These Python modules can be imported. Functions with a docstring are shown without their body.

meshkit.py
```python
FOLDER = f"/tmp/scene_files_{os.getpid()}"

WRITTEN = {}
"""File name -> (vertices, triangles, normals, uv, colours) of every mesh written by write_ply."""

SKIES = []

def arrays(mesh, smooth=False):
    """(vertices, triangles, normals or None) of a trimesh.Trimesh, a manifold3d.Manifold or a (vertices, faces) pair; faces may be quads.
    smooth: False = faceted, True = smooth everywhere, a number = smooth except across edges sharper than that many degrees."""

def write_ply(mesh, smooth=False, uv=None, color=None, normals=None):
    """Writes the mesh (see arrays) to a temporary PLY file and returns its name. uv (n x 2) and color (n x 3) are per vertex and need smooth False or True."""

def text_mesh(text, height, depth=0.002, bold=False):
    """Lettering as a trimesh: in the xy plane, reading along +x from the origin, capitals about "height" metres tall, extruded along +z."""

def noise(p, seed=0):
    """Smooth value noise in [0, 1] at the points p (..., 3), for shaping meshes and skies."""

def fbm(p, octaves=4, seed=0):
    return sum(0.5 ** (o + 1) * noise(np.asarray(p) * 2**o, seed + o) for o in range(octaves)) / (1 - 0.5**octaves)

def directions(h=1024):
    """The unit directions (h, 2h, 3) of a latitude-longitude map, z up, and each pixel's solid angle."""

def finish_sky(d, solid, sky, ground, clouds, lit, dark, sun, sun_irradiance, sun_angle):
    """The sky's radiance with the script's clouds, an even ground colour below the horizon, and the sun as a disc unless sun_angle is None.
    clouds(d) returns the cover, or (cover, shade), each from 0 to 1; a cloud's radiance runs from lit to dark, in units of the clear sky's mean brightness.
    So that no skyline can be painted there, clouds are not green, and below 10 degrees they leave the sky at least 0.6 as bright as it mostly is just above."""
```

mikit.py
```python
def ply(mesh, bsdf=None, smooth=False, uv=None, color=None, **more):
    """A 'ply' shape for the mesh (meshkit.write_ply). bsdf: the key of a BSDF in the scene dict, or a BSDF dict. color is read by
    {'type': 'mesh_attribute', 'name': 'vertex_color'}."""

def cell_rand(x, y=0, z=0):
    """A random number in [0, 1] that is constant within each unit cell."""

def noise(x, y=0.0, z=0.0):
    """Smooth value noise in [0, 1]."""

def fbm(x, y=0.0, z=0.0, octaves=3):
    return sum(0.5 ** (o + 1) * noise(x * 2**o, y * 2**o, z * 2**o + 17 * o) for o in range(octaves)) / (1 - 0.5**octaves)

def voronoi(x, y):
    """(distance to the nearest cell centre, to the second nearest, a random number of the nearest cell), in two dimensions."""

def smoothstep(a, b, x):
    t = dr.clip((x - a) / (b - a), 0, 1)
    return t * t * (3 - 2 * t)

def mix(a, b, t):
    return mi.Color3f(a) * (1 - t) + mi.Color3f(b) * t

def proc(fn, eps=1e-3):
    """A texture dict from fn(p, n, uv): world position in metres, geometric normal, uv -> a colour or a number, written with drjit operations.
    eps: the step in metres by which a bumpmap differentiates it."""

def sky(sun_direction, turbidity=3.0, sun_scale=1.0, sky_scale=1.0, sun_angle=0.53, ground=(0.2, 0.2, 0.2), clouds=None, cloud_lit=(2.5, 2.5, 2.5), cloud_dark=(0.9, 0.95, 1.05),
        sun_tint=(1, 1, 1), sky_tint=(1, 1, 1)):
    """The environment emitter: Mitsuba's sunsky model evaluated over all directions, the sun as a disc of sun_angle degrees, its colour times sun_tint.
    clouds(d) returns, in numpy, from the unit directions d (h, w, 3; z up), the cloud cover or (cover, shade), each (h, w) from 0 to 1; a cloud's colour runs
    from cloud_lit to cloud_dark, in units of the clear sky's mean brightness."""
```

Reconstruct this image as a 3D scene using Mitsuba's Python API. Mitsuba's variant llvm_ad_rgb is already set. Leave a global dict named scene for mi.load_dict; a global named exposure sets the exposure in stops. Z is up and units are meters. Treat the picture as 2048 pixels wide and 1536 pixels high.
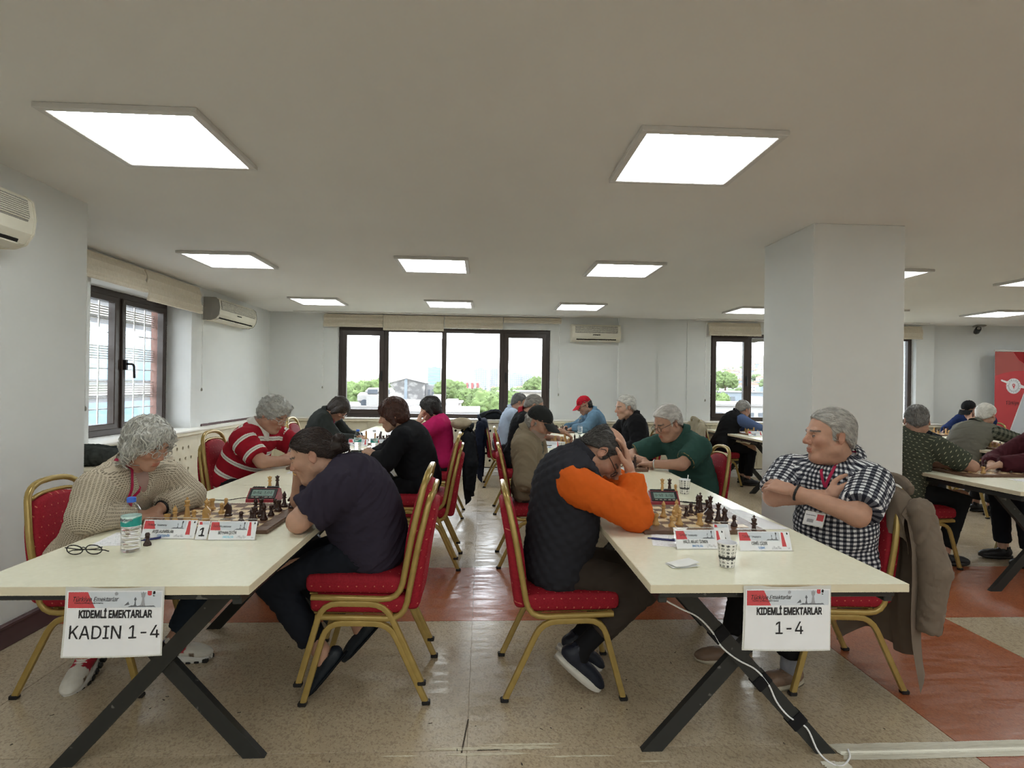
import math, random
import numpy as np, trimesh, drjit as dr, mitsuba as mi
import mikit, meshkit
from mikit import proc, noise, fbm, cell_rand, smoothstep, mix
from shapely.geometry import Polygon, box as sbox

T = mi.ScalarTransform4f
RNG = np.random.default_rng(7)
scene, labels = {'type': 'scene'}, {}

# ------------------------------------------------------------------ camera, sky, exposure
F_PX, YAW, PITCH, ROLL, EYE = 1153.0, 0.0512554, 0.0023135, 0.0137474, 1.40
def camera_axes():
    f = np.array([math.sin(YAW)*math.cos(PITCH), math.cos(YAW)*math.cos(PITCH), math.sin(PITCH)])
    r = np.array([math.cos(YAW), -math.sin(YAW), 0.0]); u = np.cross(r, f)
    return math.cos(ROLL)*r + math.sin(ROLL)*u, -math.sin(ROLL)*r + math.cos(ROLL)*u, f
_r, _u, _f = camera_axes()
scene['camera'] = {'type': 'perspective', 'fov': 2*math.degrees(math.atan(1024/F_PX)), 'fov_axis': 'x', 'near_clip': 0.05, 'far_clip': 9000.0,
                   'to_world': T().look_at(origin=[0, 0, EYE], target=[float(_f[0]), float(_f[1]), float(EYE+_f[2])], up=[float(v) for v in _u])}
exposure = 0.62
LAMP = (5.6, 5.9, 5.75)          # radiance of the ceiling panels
SKY = 30.0
USE_HAZE = True
def overcast(d):
    n = meshkit.fbm(d*np.array([3.0, 3.0, 6.0]) + 4.0, 4, seed=5)
    return np.clip(0.80 + 0.25*(n-0.5), 0, 1), np.clip(0.25 + 0.9*(n-0.5), 0, 1)
scene['sky'] = mikit.sky((0.5, -0.55, 0.75), turbidity=4.0, sun_scale=0.0, sky_scale=SKY, sun_angle=None, ground=(0.25, 0.24, 0.22), clouds=overcast,
                         cloud_lit=(2.1, 2.1, 2.12), cloud_dark=(1.5, 1.55, 1.62))

# ------------------------------------------------------------------ scene helpers
def numbered(name):
    if name not in USED:
        USED.add(name); return name
    i = 1
    while f'{name}_{i:03d}' in USED: i += 1
    USED.add(f'{name}_{i:03d}'); return f'{name}_{i:03d}'
USED = set()
def tag(key, label, cat=None, group=None, kind=None):
    d = {}
    if label: d['label'] = label
    if cat: d['category'] = cat
    if group: d['group'] = group
    if kind: d['kind'] = kind
    labels[key] = d
    return key
def thing(name, label, cat, group=None):
    return tag(numbered(name), label, cat, group)
def shape(mesh, bsdf, smooth=False, uv=None, color=None):
    return mesh if isinstance(mesh, dict) else mikit.ply(mesh, bsdf, smooth, uv=uv, color=color)
def add(parent, name, mesh, bsdf=None, smooth=False, label=None, kind=None, to_world=None, **kw):
    """One entry: a part below parent (or a top-level thing when parent is None)."""
    key = numbered(f'{parent}__{name}' if parent else name)
    d = shape(mesh, bsdf, smooth, **kw)
    if to_world is not None: d = {**d, 'to_world': to_world}
    scene[key] = d
    if label or kind: tag(key, label, kind=kind)
    return key
def solo(name, mesh, bsdf, label, cat, group=None, smooth=False, **kw):
    k = add(None, name, mesh, bsdf, smooth, **kw); return tag(k, label, cat, group)
def struct(name, mesh, bsdf, smooth=False, label=None):
    k = add(None, name, mesh, bsdf, smooth); labels[k] = {'kind': 'structure', 'label': label or name.replace('_', ' ')}
    return k

# ------------------------------------------------------------------ mesh helpers
def box(x0, x1, y0, y1, z0, z1, b=0.0):
    if b <= 0:
        m = trimesh.creation.box((x1-x0, y1-y0, z1-z0)); m.apply_translation(((x0+x1)/2, (y0+y1)/2, (z0+z1)/2)); return m
    p = []
    for x, sx in ((x0, 1), (x1, -1)):
        for y, sy in ((y0, 1), (y1, -1)):
            for z, sz in ((z0, 1), (z1, -1)):
                p += [(x+sx*b, y+sy*b, z), (x+sx*b, y, z+sz*b), (x, y+sy*b, z+sz*b)]
    return trimesh.convex.convex_hull(np.array(p))
def cat(*ms):
    ms = ms[0] if len(ms) == 1 and isinstance(ms[0], (list, tuple)) else ms
    return trimesh.util.concatenate([m for m in ms if m is not None])
def xf(m, M):
    m = m.copy(); m.apply_transform(np.array(M, float)); return m
def mat(pos=(0, 0, 0), rz=0.0, rx=0.0, ry=0.0, s=1.0):
    cz, sz, cx, sx, cy, sy = math.cos(rz), math.sin(rz), math.cos(rx), math.sin(rx), math.cos(ry), math.sin(ry)
    Rz = np.array([[cz, -sz, 0], [sz, cz, 0], [0, 0, 1]]); Rx = np.array([[1, 0, 0], [0, cx, -sx], [0, sx, cx]]); Ry = np.array([[cy, 0, sy], [0, 1, 0], [-sy, 0, cy]])
    M = np.eye(4); M[:3, :3] = Rz@Ry@Rx*s; M[:3, 3] = pos; return M
def tw(M): return T(np.asarray(M, float).tolist()) if False else T([[float(v) for v in r] for r in M])
def circle(r, n=10): return [(r*math.cos(2*math.pi*i/n), r*math.sin(2*math.pi*i/n)) for i in range(n)]
def rrect(w, h, r, n=3):
    out = []
    for cx, cy, a0 in ((w/2-r, h/2-r, 0), (-w/2+r, h/2-r, 90), (-w/2+r, -h/2+r, 180), (w/2-r, -h/2+r, 270)):
        out += [(cx+r*math.cos(math.radians(a0+90*i/n)), cy+r*math.sin(math.radians(a0+90*i/n))) for i in range(n+1)]
    return out
def sweep(path, sect, up=(0, 0, 1), closed=False, scale=None):
    """Sweeps the 2D section (its y axis kept near up) along the path of points."""
    P = np.asarray(path, float); n = len(P); sec = np.asarray(sect, float); m = len(sec); up = np.asarray(up, float)
    V = []
    for i in range(n):
        a, b = P[(i-1) % n] if (closed or i > 0) else P[i], P[(i+1) % n] if (closed or i < n-1) else P[i]
        t = (b-a)/max(np.linalg.norm(b-a), 1e-9)
        s = np.cross(t, up); s = s/max(np.linalg.norm(s), 1e-6); w = np.cross(s, t)
        k = 1.0 if scale is None else scale[i]
        V.append(P[i] + k*(sec[:, :1]*s + sec[:, 1:]*w))
    V = np.vstack(V); Fc = []
    for i in range(n if closed else n-1):
        j = (i+1) % n
        for q in range(m):
            r = (q+1) % m
            Fc += [(i*m+q, i*m+r, j*m+r), (i*m+q, j*m+r, j*m+q)]
    if not closed:
        c0, c1 = len(V), len(V)+1
        V = np.vstack([V, P[0], P[-1]])
        for q in range(m):
            r = (q+1) % m
            Fc += [(c0, r, q), (c1, (n-1)*m+q, (n-1)*m+r)]
    mm = trimesh.Trimesh(V, np.array(Fc), process=False)
    return mm
def curve(pts, n=6, closed=False):
    """Catmull-Rom through the points."""
    P = [np.asarray(p, float) for p in pts]; out = []; N = len(P)
    for i in range(N if closed else N-1):
        g = lambda k: P[k % N] if closed else P[min(max(k, 0), N-1)]
        p0, p1, p2, p3 = g(i-1), g(i), g(i+1), g(i+2)
        for j in range(n):
            t = j/n
            out.append(0.5*((2*p1)+(-p0+p2)*t+(2*p0-5*p1+4*p2-p3)*t*t+(-p0+3*p1-3*p2+p3)*t**3))
    if not closed: out.append(P[-1])
    return np.array(out)
def fillet(pts, r, n=5):
    """Polyline with its inner corners rounded at radius-like distance r."""
    P = [np.asarray(p, float) for p in pts]; out = [P[0]]
    for i in range(1, len(P)-1):
        a, b, c = P[i-1], P[i], P[i+1]; rr = r[i-1] if isinstance(r, (list, tuple)) else r
        p, q = b+(a-b)/np.linalg.norm(a-b)*rr, b+(c-b)/np.linalg.norm(c-b)*rr
        out += [(1-t)**2*p+2*t*(1-t)*b+t*t*q for t in np.linspace(0, 1, n)]
    out.append(P[-1]); return np.array(out)
def lathe(prof, n=24):
    prof = np.asarray(prof, float); m = len(prof); V = []; Fc = []
    for i in range(n):
        a = 2*math.pi*i/n; V.append(np.stack([prof[:, 0]*math.cos(a), prof[:, 0]*math.sin(a), prof[:, 1]], 1))
    for i in range(n):
        j = (i+1) % n
        for q in range(m-1):
            Fc += [(i*m+q, j*m+q, j*m+q+1), (i*m+q, j*m+q+1, i*m+q+1)]
    return trimesh.Trimesh(np.vstack(V), np.array(Fc), process=True)
def extrude(poly, h):
    if not isinstance(poly, Polygon): poly = Polygon(poly)
    return trimesh.creation.extrude_polygon(poly, h, engine='earcut')
FLAT_Y = np.array([[1, 0, 0, 0], [0, 0, -1, 0], [0, 1, 0, 0], [0, 0, 0, 1.0]])      # a mesh in the xy plane set upright, facing -y
_TEXT = {}
def text(s, h, bold=False, squeeze=1.0, depth=0.0006, center=True):
    k = (s, bold)
    if k not in _TEXT: _TEXT[k] = meshkit.text_mesh(s, 1.0, 1.0, bold)
    m = _TEXT[k].copy(); m.apply_scale((h*squeeze, h, depth))
    if center: m.apply_translation((-(m.bounds[0][0]+m.bounds[1][0])/2, 0, 0))
    return m

# ------------------------------------------------------------------ materials
def mat_def(key, color, rough=0.6, spec=0.3, metal=0.0, **kw):
    c = {'type': 'rgb', 'value': list(color)} if isinstance(color, (tuple, list)) else color
    r = rough
    scene[key] = {'type': 'twosided', 'bsdf': {'type': 'principled', 'base_color': c, 'roughness': r, 'specular': spec, 'metallic': metal, **kw}}
    return key
def bumped(key, fn, height, eps=1e-3):
    inner = scene[key]['bsdf']
    scene[key] = {'type': 'twosided', 'bsdf': {'type': 'bumpmap', 'arbitrary': proc(fn, eps), 'scale': height, 'bsdf': inner}}
VC = {'type': 'mesh_attribute', 'name': 'vertex_color'}

mat_def('wall_paint', proc(lambda p, n, uv: mix((.64, .655, .645), (.69, .70, .69), fbm(p.x*2.1+p.y*1.3, p.y*1.7-p.x, p.z*2.3, 3))), 0.85, 0.15)
mat_def('ceiling_paint', proc(lambda p, n, uv: mix((.60, .59, .565), (.66, .65, .625), fbm(p.x*1.3, p.y*1.3, p.z, 3))), 0.9, 0.1)
def vinyl(base, dark, light):
    def fn(p, n, uv):
        g = fbm(p.x*130+p.y*50, p.y*95-p.x*40, 3.0, 3); q = noise(p.x*240, p.y*170, 1.0); s = fbm(p.x*1.6, p.y*1.4, 9.0, 3)
        c = mix(base, dark, smoothstep(.44, .74, g)*.62)
        c = mix(c, light, smoothstep(.60, .92, q)*.45)
        return mi.Color3f(c)*(.86+.26*s)
    return proc(fn)
def vinyl_rough(p, n, uv):
    s = fbm(p.x*6, p.y*26, 2.0, 3); return .20+.20*smoothstep(.30, .75, s)
def vinyl_bump(p, n, uv): return fbm(p.x*14, p.y*46, 0.0, 3)*.35 + noise(p.x*70, p.y*52, 2.)*.25
for key, cols in (('vinyl_beige', ((.39, .32, .225), (.23, .175, .115), (.49, .42, .31))), ('vinyl_red', ((.30, .092, .040), (.215, .060, .028), (.385, .14, .072)))):
    mat_def(key, vinyl(*cols), proc(vinyl_rough), 0.9); bumped(key, vinyl_bump, 0.0011, 2e-3)
mat_def('white_trim', (.78, .78, .76), .5); mat_def('sill_stone', (.72, .70, .64), .35)
mat_def('brown_frame', (.040, .027, .022), .35, .5)
mat_def('panel_cream', proc(lambda p, n, uv: mix((.62, .56, .42), (.70, .65, .51), fbm(p.x*9+p.y*9, p.z*9, 1., 3))), .55)
mat_def('hole_black', (.012, .011, .01), .9); mat_def('plum_skirting', (.085, .045, .05), .45)
mat_def('lamp_frame', (.55, .54, .52), .45)
mat_def('blind_cream', proc(lambda p, n, uv: mix((.55, .49, .39), (.63, .57, .47), noise(p.x*160+p.y*160, p.z*40, 0.))), .8)
mat_def('plastic_cream', (.66, .63, .53), .4); mat_def('plastic_grey', (.27, .26, .23), .55); mat_def('plastic_black', (.012, .012, .013), .35)
mat_def('laminate', proc(lambda p, n, uv: mix((.685, .675, .535), (.76, .75, .615), fbm(p.x*70, p.y*70, p.z*70, 3))), .27, .5)
mat_def('edge_band', (.66, .60, .45), .45)
mat_def('black_steel', proc(lambda p, n, uv: mix((.016, .018, .018), (.10, .10, .095), smoothstep(.74, .80, fbm(p.x*28, p.y*28, p.z*28, 3)))), .35, .5)
mat_def('gold_paint', proc(lambda p, n, uv: mix((.33, .225, .062), (.40, .285, .09), fbm(p.x*30, p.y*30, p.z*30, 2))), .27, .6, .35)
def velvet(p, n, uv):
    u, v = uv.x*26, uv.y*26
    row = dr.floor(v); fu = u+.5*(row-2*dr.floor(row*.5)); du, dv = fu-dr.floor(fu)-.5, v-row-.5
    dot = dr.select(du*du+dv*dv < .0075, 1.0, 0.0)
    base = mix((.235, .008, .018), (.30, .012, .024), noise(uv.x*300, uv.y*300, 0.))
    return mix(base, (.46, .12, .09), dot)
mat_def('red_velvet', proc(velvet), .75, .25, 0.0, sheen=.25)
mat_def('dark_wood', (.035, .014, .010), .35, .5); mat_def('box_wood', (.50, .30, .105), .38, .5)
mat_def('walnut', proc(lambda p, n, uv: mix((.085, .042, .026), (.15, .08, .048), fbm(p.x*18, p.y*140, 1., 3))), .35, .5)
mat_def('maple', proc(lambda p, n, uv: mix((.56, .42, .25), (.64, .50, .32), fbm(p.x*18, p.y*140, 1., 3))), .35, .5)
mat_def('paper', (.80, .81, .84), .7, .2); mat_def('paper_grey', (.60, .64, .70), .7); mat_def('print_red', (.56, .075, .085), .6); mat_def('print_black', (.02, .02, .022), .6)
mat_def('print_grey', (.13, .14, .16), .6); mat_def('print_blue', (.07, .20, .48), .6); mat_def('print_cyan', (.25, .62, .78), .6); mat_def('ink_soft', (.33, .34, .37), .6)
scene['glass_pane'] = {'type': 'thindielectric', 'int_ior': 1.5, 'specular_transmittance': {'type': 'rgb', 'value': [.93, .96, .95]}}
scene['acrylic'] = {'type': 'thindielectric', 'int_ior': 1.45}
scene['clear_plastic'] = {'type': 'thindielectric', 'int_ior': 1.35}
scene['water'] = {'type': 'dielectric', 'int_ior': 1.33}
mat_def('cloth', VC, .85, .2); mat_def('skin', VC, .48, .35); mat_def('hair', VC, .5, .4); mat_def('leather', VC, .5, .4)
# ------------------------------------------------------------------ room shell
H, YB, XL, XR, YF = 2.495, 9.10, -3.30, 10.6, -3.2
XN = -2.47                      # face of the nearer left wall
floor = struct('floor', box(-4, XR+.3, YF-.3, YB+.6, -.2, -.004), 'vinyl_beige', label='vinyl floor with beige and terracotta fields')
g = .0012
def sheet(x0, x1, y0, y1, m): add(floor, 'vinyl_sheet', box(x0+g, x1-g, y0+g, y1-g, -.0045, 0, .0008), m)
xs = [-3.45, -2.04, -.04, 1.91]
for a, b in zip(xs[:-1], xs[1:]):
    for c, d, m in ((YF, 2.215, 'vinyl_beige'), (2.215, 3.43, 'vinyl_beige'), (3.43, 4.43, 'vinyl_red'), (4.43, 6.6, 'vinyl_beige'), (6.6, YB+.2, 'vinyl_beige')):
        sheet(a, b, c, d, m)
sheet(1.91, 2.87, YF, 3.43, 'vinyl_red')
for a, b in ((2.87, 4.85), (4.85, 6.8), (6.8, XR)): sheet(a, b, YF, 3.43, 'vinyl_beige')
for a, b in ((1.91, 2.87), (2.87, 4.85), (4.85, 6.8), (6.8, XR)):
    sheet(a, b, 3.43, 4.43, 'vinyl_red'); sheet(a, b, 4.43, 6.6, 'vinyl_beige'); sheet(a, b, 6.6, YB+.2, 'vinyl_beige')
struct('ceiling', box(-4, XR+.3, YF-.3, YB+.6, H, H+.2), 'ceiling_paint', label='plain plastered ceiling')
struct('wall_front', box(-4, XR+.3, YF-.2, YF, 0, H), 'wall_paint'); struct('wall_right', box(XR, XR+.2, YF, YB+.4, 0, H), 'wall_paint')
# nearer left wall with the return at its end, then the recessed left wall with its window opening
struct('wall_left_near', cat(box(-2.8, XN, YF, 3.72, 0, H), box(XL-.4, -2.5, 3.5, 3.72, 0, H)), 'wall_paint', label='white left wall with the nearer cooling unit')
WL0, WL1, WLZ0, WLZ1 = 5.02, 6.71, .865, 2.262
struct('wall_left_far', cat(box(XL-.30, XL, 3.72, WL0, 0, H), box(XL-.30, XL, WL1, YB+.2, 0, H), box(XL-.30, XL, WL0, WL1, 0, WLZ0), box(XL-.30, XL, WL0, WL1, WLZ1, H)), 'wall_paint', label='white left wall around the barred window')
# back wall with two window openings
WZ0, WZ1 = .868, 2.285
wc, wr = (-2.262, 1.072), (3.665, 7.095)
struct('wall_back', cat(box(XL-.3, wc[0], YB, YB+.28, 0, H), box(wc[1], wr[0], YB, YB+.28, 0, H), box(wr[1], 7.4, YB, YB+.28, 0, H),
       box(wc[0], wc[1], YB, YB+.28, 0, WZ0), box(wc[0], wc[1], YB, YB+.28, WZ1, H), box(wr[0], wr[1], YB, YB+.28, 0, WZ0), box(wr[0], wr[1], YB, YB+.28, WZ1, H)), 'wall_paint', label='white back wall with the wide window')
struct('trim_1', box(2.15, 2.75, YB-.06, YB, .87, H), 'wall_paint', label='flat column strip proud of the back wall')
struct('trim_2', box(3.27, 3.29, YB-.02, YB, .87, H), 'wall_paint', label='thin raised strip on the back wall')
M = mat((7.35, YB+.16, 0), -.105)
struct('wall_back_right', xf(box(0, 3.6, 0, .2, 0, H), M), 'wall_paint', label='white wall behind the banner')
# small cove of lower ceiling above the back windows
struct('trim_3', cat(box(-2.9, 1.25, YB-.16, YB, H-.012, H), box(3.4, 7.2, YB-.16, YB, H-.012, H)), 'ceiling_paint', label='shallow plaster strip above the blinds')
# pillar
struct('pillar', box(2.165, 2.79, 3.685, 4.35, 0, H, .004), 'wall_paint', label='square white pillar')

# ------------------------------------------------------------------ windows
def pane_y(x0, x1, z0, z1, y): return (np.array([[x0, y, z0], [x1, y, z0], [x1, y, z1], [x0, y, z1]], float), np.array([[0, 1, 2], [0, 2, 3]]))
def frame_rect(x0, x1, z0, z1, w, y0, y1):
    return cat(box(x0, x1, y0, y1, z0, z0+w, .006), box(x0, x1, y0, y1, z1-w, z1, .006), box(x0, x0+w, y0, y1, z0, z1, .006), box(x1-w, x1, y0, y1, z0, z1, .006))
def back_window(name, x0, x1, splits, label, casement):
    key = numbered(name); labels[key] = {'kind': 'structure', 'label': label}
    ya, yb = YB+.10, YB+.17
    add(key, 'frame', frame_rect(x0, x1, WZ0, WZ1, .062, ya, yb), 'brown_frame')
    for i, s in enumerate(splits): add(key, 'mullion', box(s-.036, s+.036, ya, yb, WZ0+.05, WZ1-.05, .006), 'brown_frame')
    ed = [x0+.05]+[v for s in splits for v in (s-.03, s+.03)]+[x1-.05]
    for i in range(len(splits)+1):
        a, b = ed[2*i], ed[2*i+1]
        if i in casement:
            sk = add(key, 'sash', frame_rect(a, b, WZ0+.05, WZ1-.05, .075, ya-.02, yb-.02), 'brown_frame')
            add(sk, 'pane', pane_y(a+.07, b-.07, WZ0+.12, WZ1-.12, ya+.02), 'glass_pane')
            hx = b-.035 if i == 0 else a+.035
            add(sk, 'handle', cat(box(hx-.012, hx+.012, ya-.035, ya-.018, 1.52, 1.60, .003), box(hx-.01, hx+.01, ya-.06, ya-.035, 1.44, 1.56, .004)), 'plastic_black')
        else:
            add(key, 'pane', pane_y(a-.01, b+.01, WZ0+.04, WZ1-.04, ya+.03), 'glass_pane')
    add(key, 'sill', box(x0-.04, x1+.04, YB-.05, ya, WZ0-.035, WZ0, .006), 'sill_stone')
    return key
back_window('window_2', wc[0], wc[1], (-1.525, -.615, .305), 'wide brown window of four panes looking over the city', (0, 3))
back_window('window_3', wr[0], wr[1], (4.35, 5.3, 6.3), 'brown window behind the pillar, looking at the hillside', (0,))
# left window: frame set back in the reveal
wl = numbered('window_1'); labels[wl] = {'kind': 'structure', 'label': 'left window with an open brown sash in front of a white grille'}
R90 = mat((0, 0, 0), math.pi/2)
def left_x(m, x): return xf(m, np.array([[0, -1, 0, x], [1, 0, 0, 0], [0, 0, 1, 0], [0, 0, 0, 1.0]]))      # built along x facing -y, turned to lie along y
xa = XL-.27
for nm, m in (('frame', frame_rect(WL0, WL1, WLZ0, WLZ1, .07, 0, .07)), ('mullion', box(5.80, 5.89, 0, .07, WLZ0, WLZ1, .006))):
    add(wl, nm, left_x(m, xa), 'brown_frame')
sk = add(wl, 'sash', left_x(frame_rect(5.06, 5.815, WLZ0+.06, WLZ1-.06, .055, -.02, .05), xa), 'brown_frame')
sk2 = add(wl, 'sash', left_x(frame_rect(5.875, 6.66, WLZ0+.06, WLZ1-.06, .055, -.02, .05), xa), 'brown_frame')
add(sk, 'pane', left_x(trimesh.Trimesh(*pane_y(5.10, 5.78, WLZ0+.1, WLZ1-.1, .02)), xa), 'glass_pane')
add(sk2, 'pane', left_x(trimesh.Trimesh(*pane_y(5.91, 6.62, WLZ0+.1, WLZ1-.1, .02)), xa), 'glass_pane')
add(sk2, 'handle', left_x(cat(box(5.885, 5.92, -.05, -.02, 1.50, 1.60, .004), sweep(fillet([(5.90, -.055, 1.56), (5.98, -.07, 1.56), (5.99, -.07, 1.42)], .03), circle(.011, 8))), xa), 'plastic_black', 40)
add(wl, 'sill', box(XL-.20, XL+.035, WL0-.02, WL1+.03, WLZ0-.03, WLZ0, .006), 'sill_stone')
# wainscot boards with punched holes, left and back
def panel_run(name, n, length, place, top, label, skip=()):
    k = numbered(name); labels[k] = {'kind': 'structure', 'label': label}
    w = length/n
    for i in range(n):
        p = sbox(i*w+.002, .13, (i+1)*w-.002, top-.06)
        cx = i*w+w/2
        holes = []
        if i not in skip:
            for r in range(5):
                for q in range(5):
                    holes.append((cx+(q-2)*.115+(0.0575 if r % 2 else 0)-.03, top-.18-.115*r))
        pts = [(x, z) for x, z in holes if i*w+.05 < x < (i+1)*w-.05]
        poly = p
        for x, z in pts: poly = poly.difference(Polygon([(x+.019*math.cos(a), z+.019*math.sin(a)) for a in np.arange(10)*.628]))
        b = add(k, 'panel', xf(xf(extrude(poly, .018), FLAT_Y), place), 'panel_cream')
    add(k, 'backing', xf(box(0, length, .03, .04, .10, top-.05), place), 'hole_black')
    add(k, 'ledge', xf(box(-.01, length, -.05, .12, top-.055, top-.02, .006), place), 'panel_cream')
    add(k, 'ledge_edge', xf(box(-.01, length, -.055, .12, top-.02, top, .004), place), 'sill_stone')
    add(k, 'skirting', xf(box(0, length, -.06, .04, 0, .07, .005), place), 'white_trim')
    add(k, 'rail', xf(box(0, length, -.02, .04, .07, .115, .005), place), 'white_trim')
    return k
panel_run('trim_4', 14, 10.7, mat((XL+.02, YB-.14, 0)), .868, 'cream punched boarding along the back wall', skip=(0, 1, 5, 6, 7, 8))
panel_run('trim_5', 5, 4.1, np.array([[0, -1, 0, XL+.13], [1, 0, 0, 4.95], [0, 0, 1, 0], [0, 0, 0, 1.0]]), .868, 'cream punched boarding under the left window', skip=(3, 4))
struct('baseboard_left', cat(box(XN, XN+.022, YF, 3.74, 0, .115, .004), box(XN, XN+.03, YF, 3.74, .105, .125, .004)), 'plum_skirting', label='plum painted skirting board on the near left wall')
struct('trim_6', box(XL+.0, XL+.012, 6.95, YB-.13, .868, .895, .003), 'plum_skirting', label='narrow plum strip above the left boarding')

# ------------------------------------------------------------------ ceiling panels
LP = [(-1.76, 2.396, 'nearest left'), (.6816, 2.403, 'nearest right')]
LP += [(x, 5.0, '') for x in (-2.555, -.74, 1.0, 3.44, 5.20)] + [(x, 7.53, '') for x in (-2.48, -.74, 1.03, 3.46, 5.15)] + [(6.87, 7.36, '')]
LP += [(x, y, 'hid') for y in (-.3, -1.6, -2.8) for x in (-1.76, -.2, 1.4, 3.0, 4.6, 6.2)] + [(3.6, 2.4, 'hid'), (6.2, 2.4, 'hid'), (8.3, 7.5, 'hid'), (8.3, 5.0, 'hid'), (8.3, 2.4, 'hid')]  # unseen panels out of view, placed to light front faces and right wall
names = ['largest ceiling light panel, at the upper left over the first table', 'light panel over the right front table, second largest', 'light panel near the left window blinds', 'light panel above the middle of the aisle, second row',
         'light panel in front of the pillar, second row', 'light panel half hidden by the right side of the pillar', 'light panel cut by the right edge of the photo, second row', 'small light panel near the left cooling unit, third row',
         'small light panel in front of the wide window, third row', 'small light panel before the back cooling unit', 'small light panel cut by the left side of the pillar', 'tiny corner of a light panel beside the pillar, third row', 'light panel above the security camera']
def lamp_meshes():
    s, o = .57, .635; a = (o-s)/2
    fr = []
    for m in (box(-a, s+a, -a, 0, -.024, 0, .003), box(-a, s+a, s, s+a, -.024, 0, .003), box(-a, 0, 0, s, -.024, 0, .003), box(s, s+a, 0, s, -.024, 0, .003)): fr.append(m)
    return cat(fr)
LF = mikit.ply(lamp_meshes(), 'lamp_frame')
LD = mikit.ply((np.array([[0, 0, -.014], [0, .57, -.014], [.57, .57, -.014], [.57, 0, -.014]]), np.array([[0, 1, 2], [0, 2, 3]])), 'white_trim', emitter={'type': 'area', 'radiance': {'type': 'rgb', 'value': list(LAMP)}})
for i, (x, y, tg) in enumerate(LP):
    t = thing('ceiling_light', names[i] if i < len(names) else 'unseen ceiling panel out of view, placed to light front faces and the right side', 'ceiling light', 'ceiling light panels' if i < len(names) else 'unseen light panels out of view')
    M = tw(mat((x, y, H)))
    add(t, 'frame', LF, to_world=M); add(t, 'diffuser', LD, to_world=M)
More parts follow.
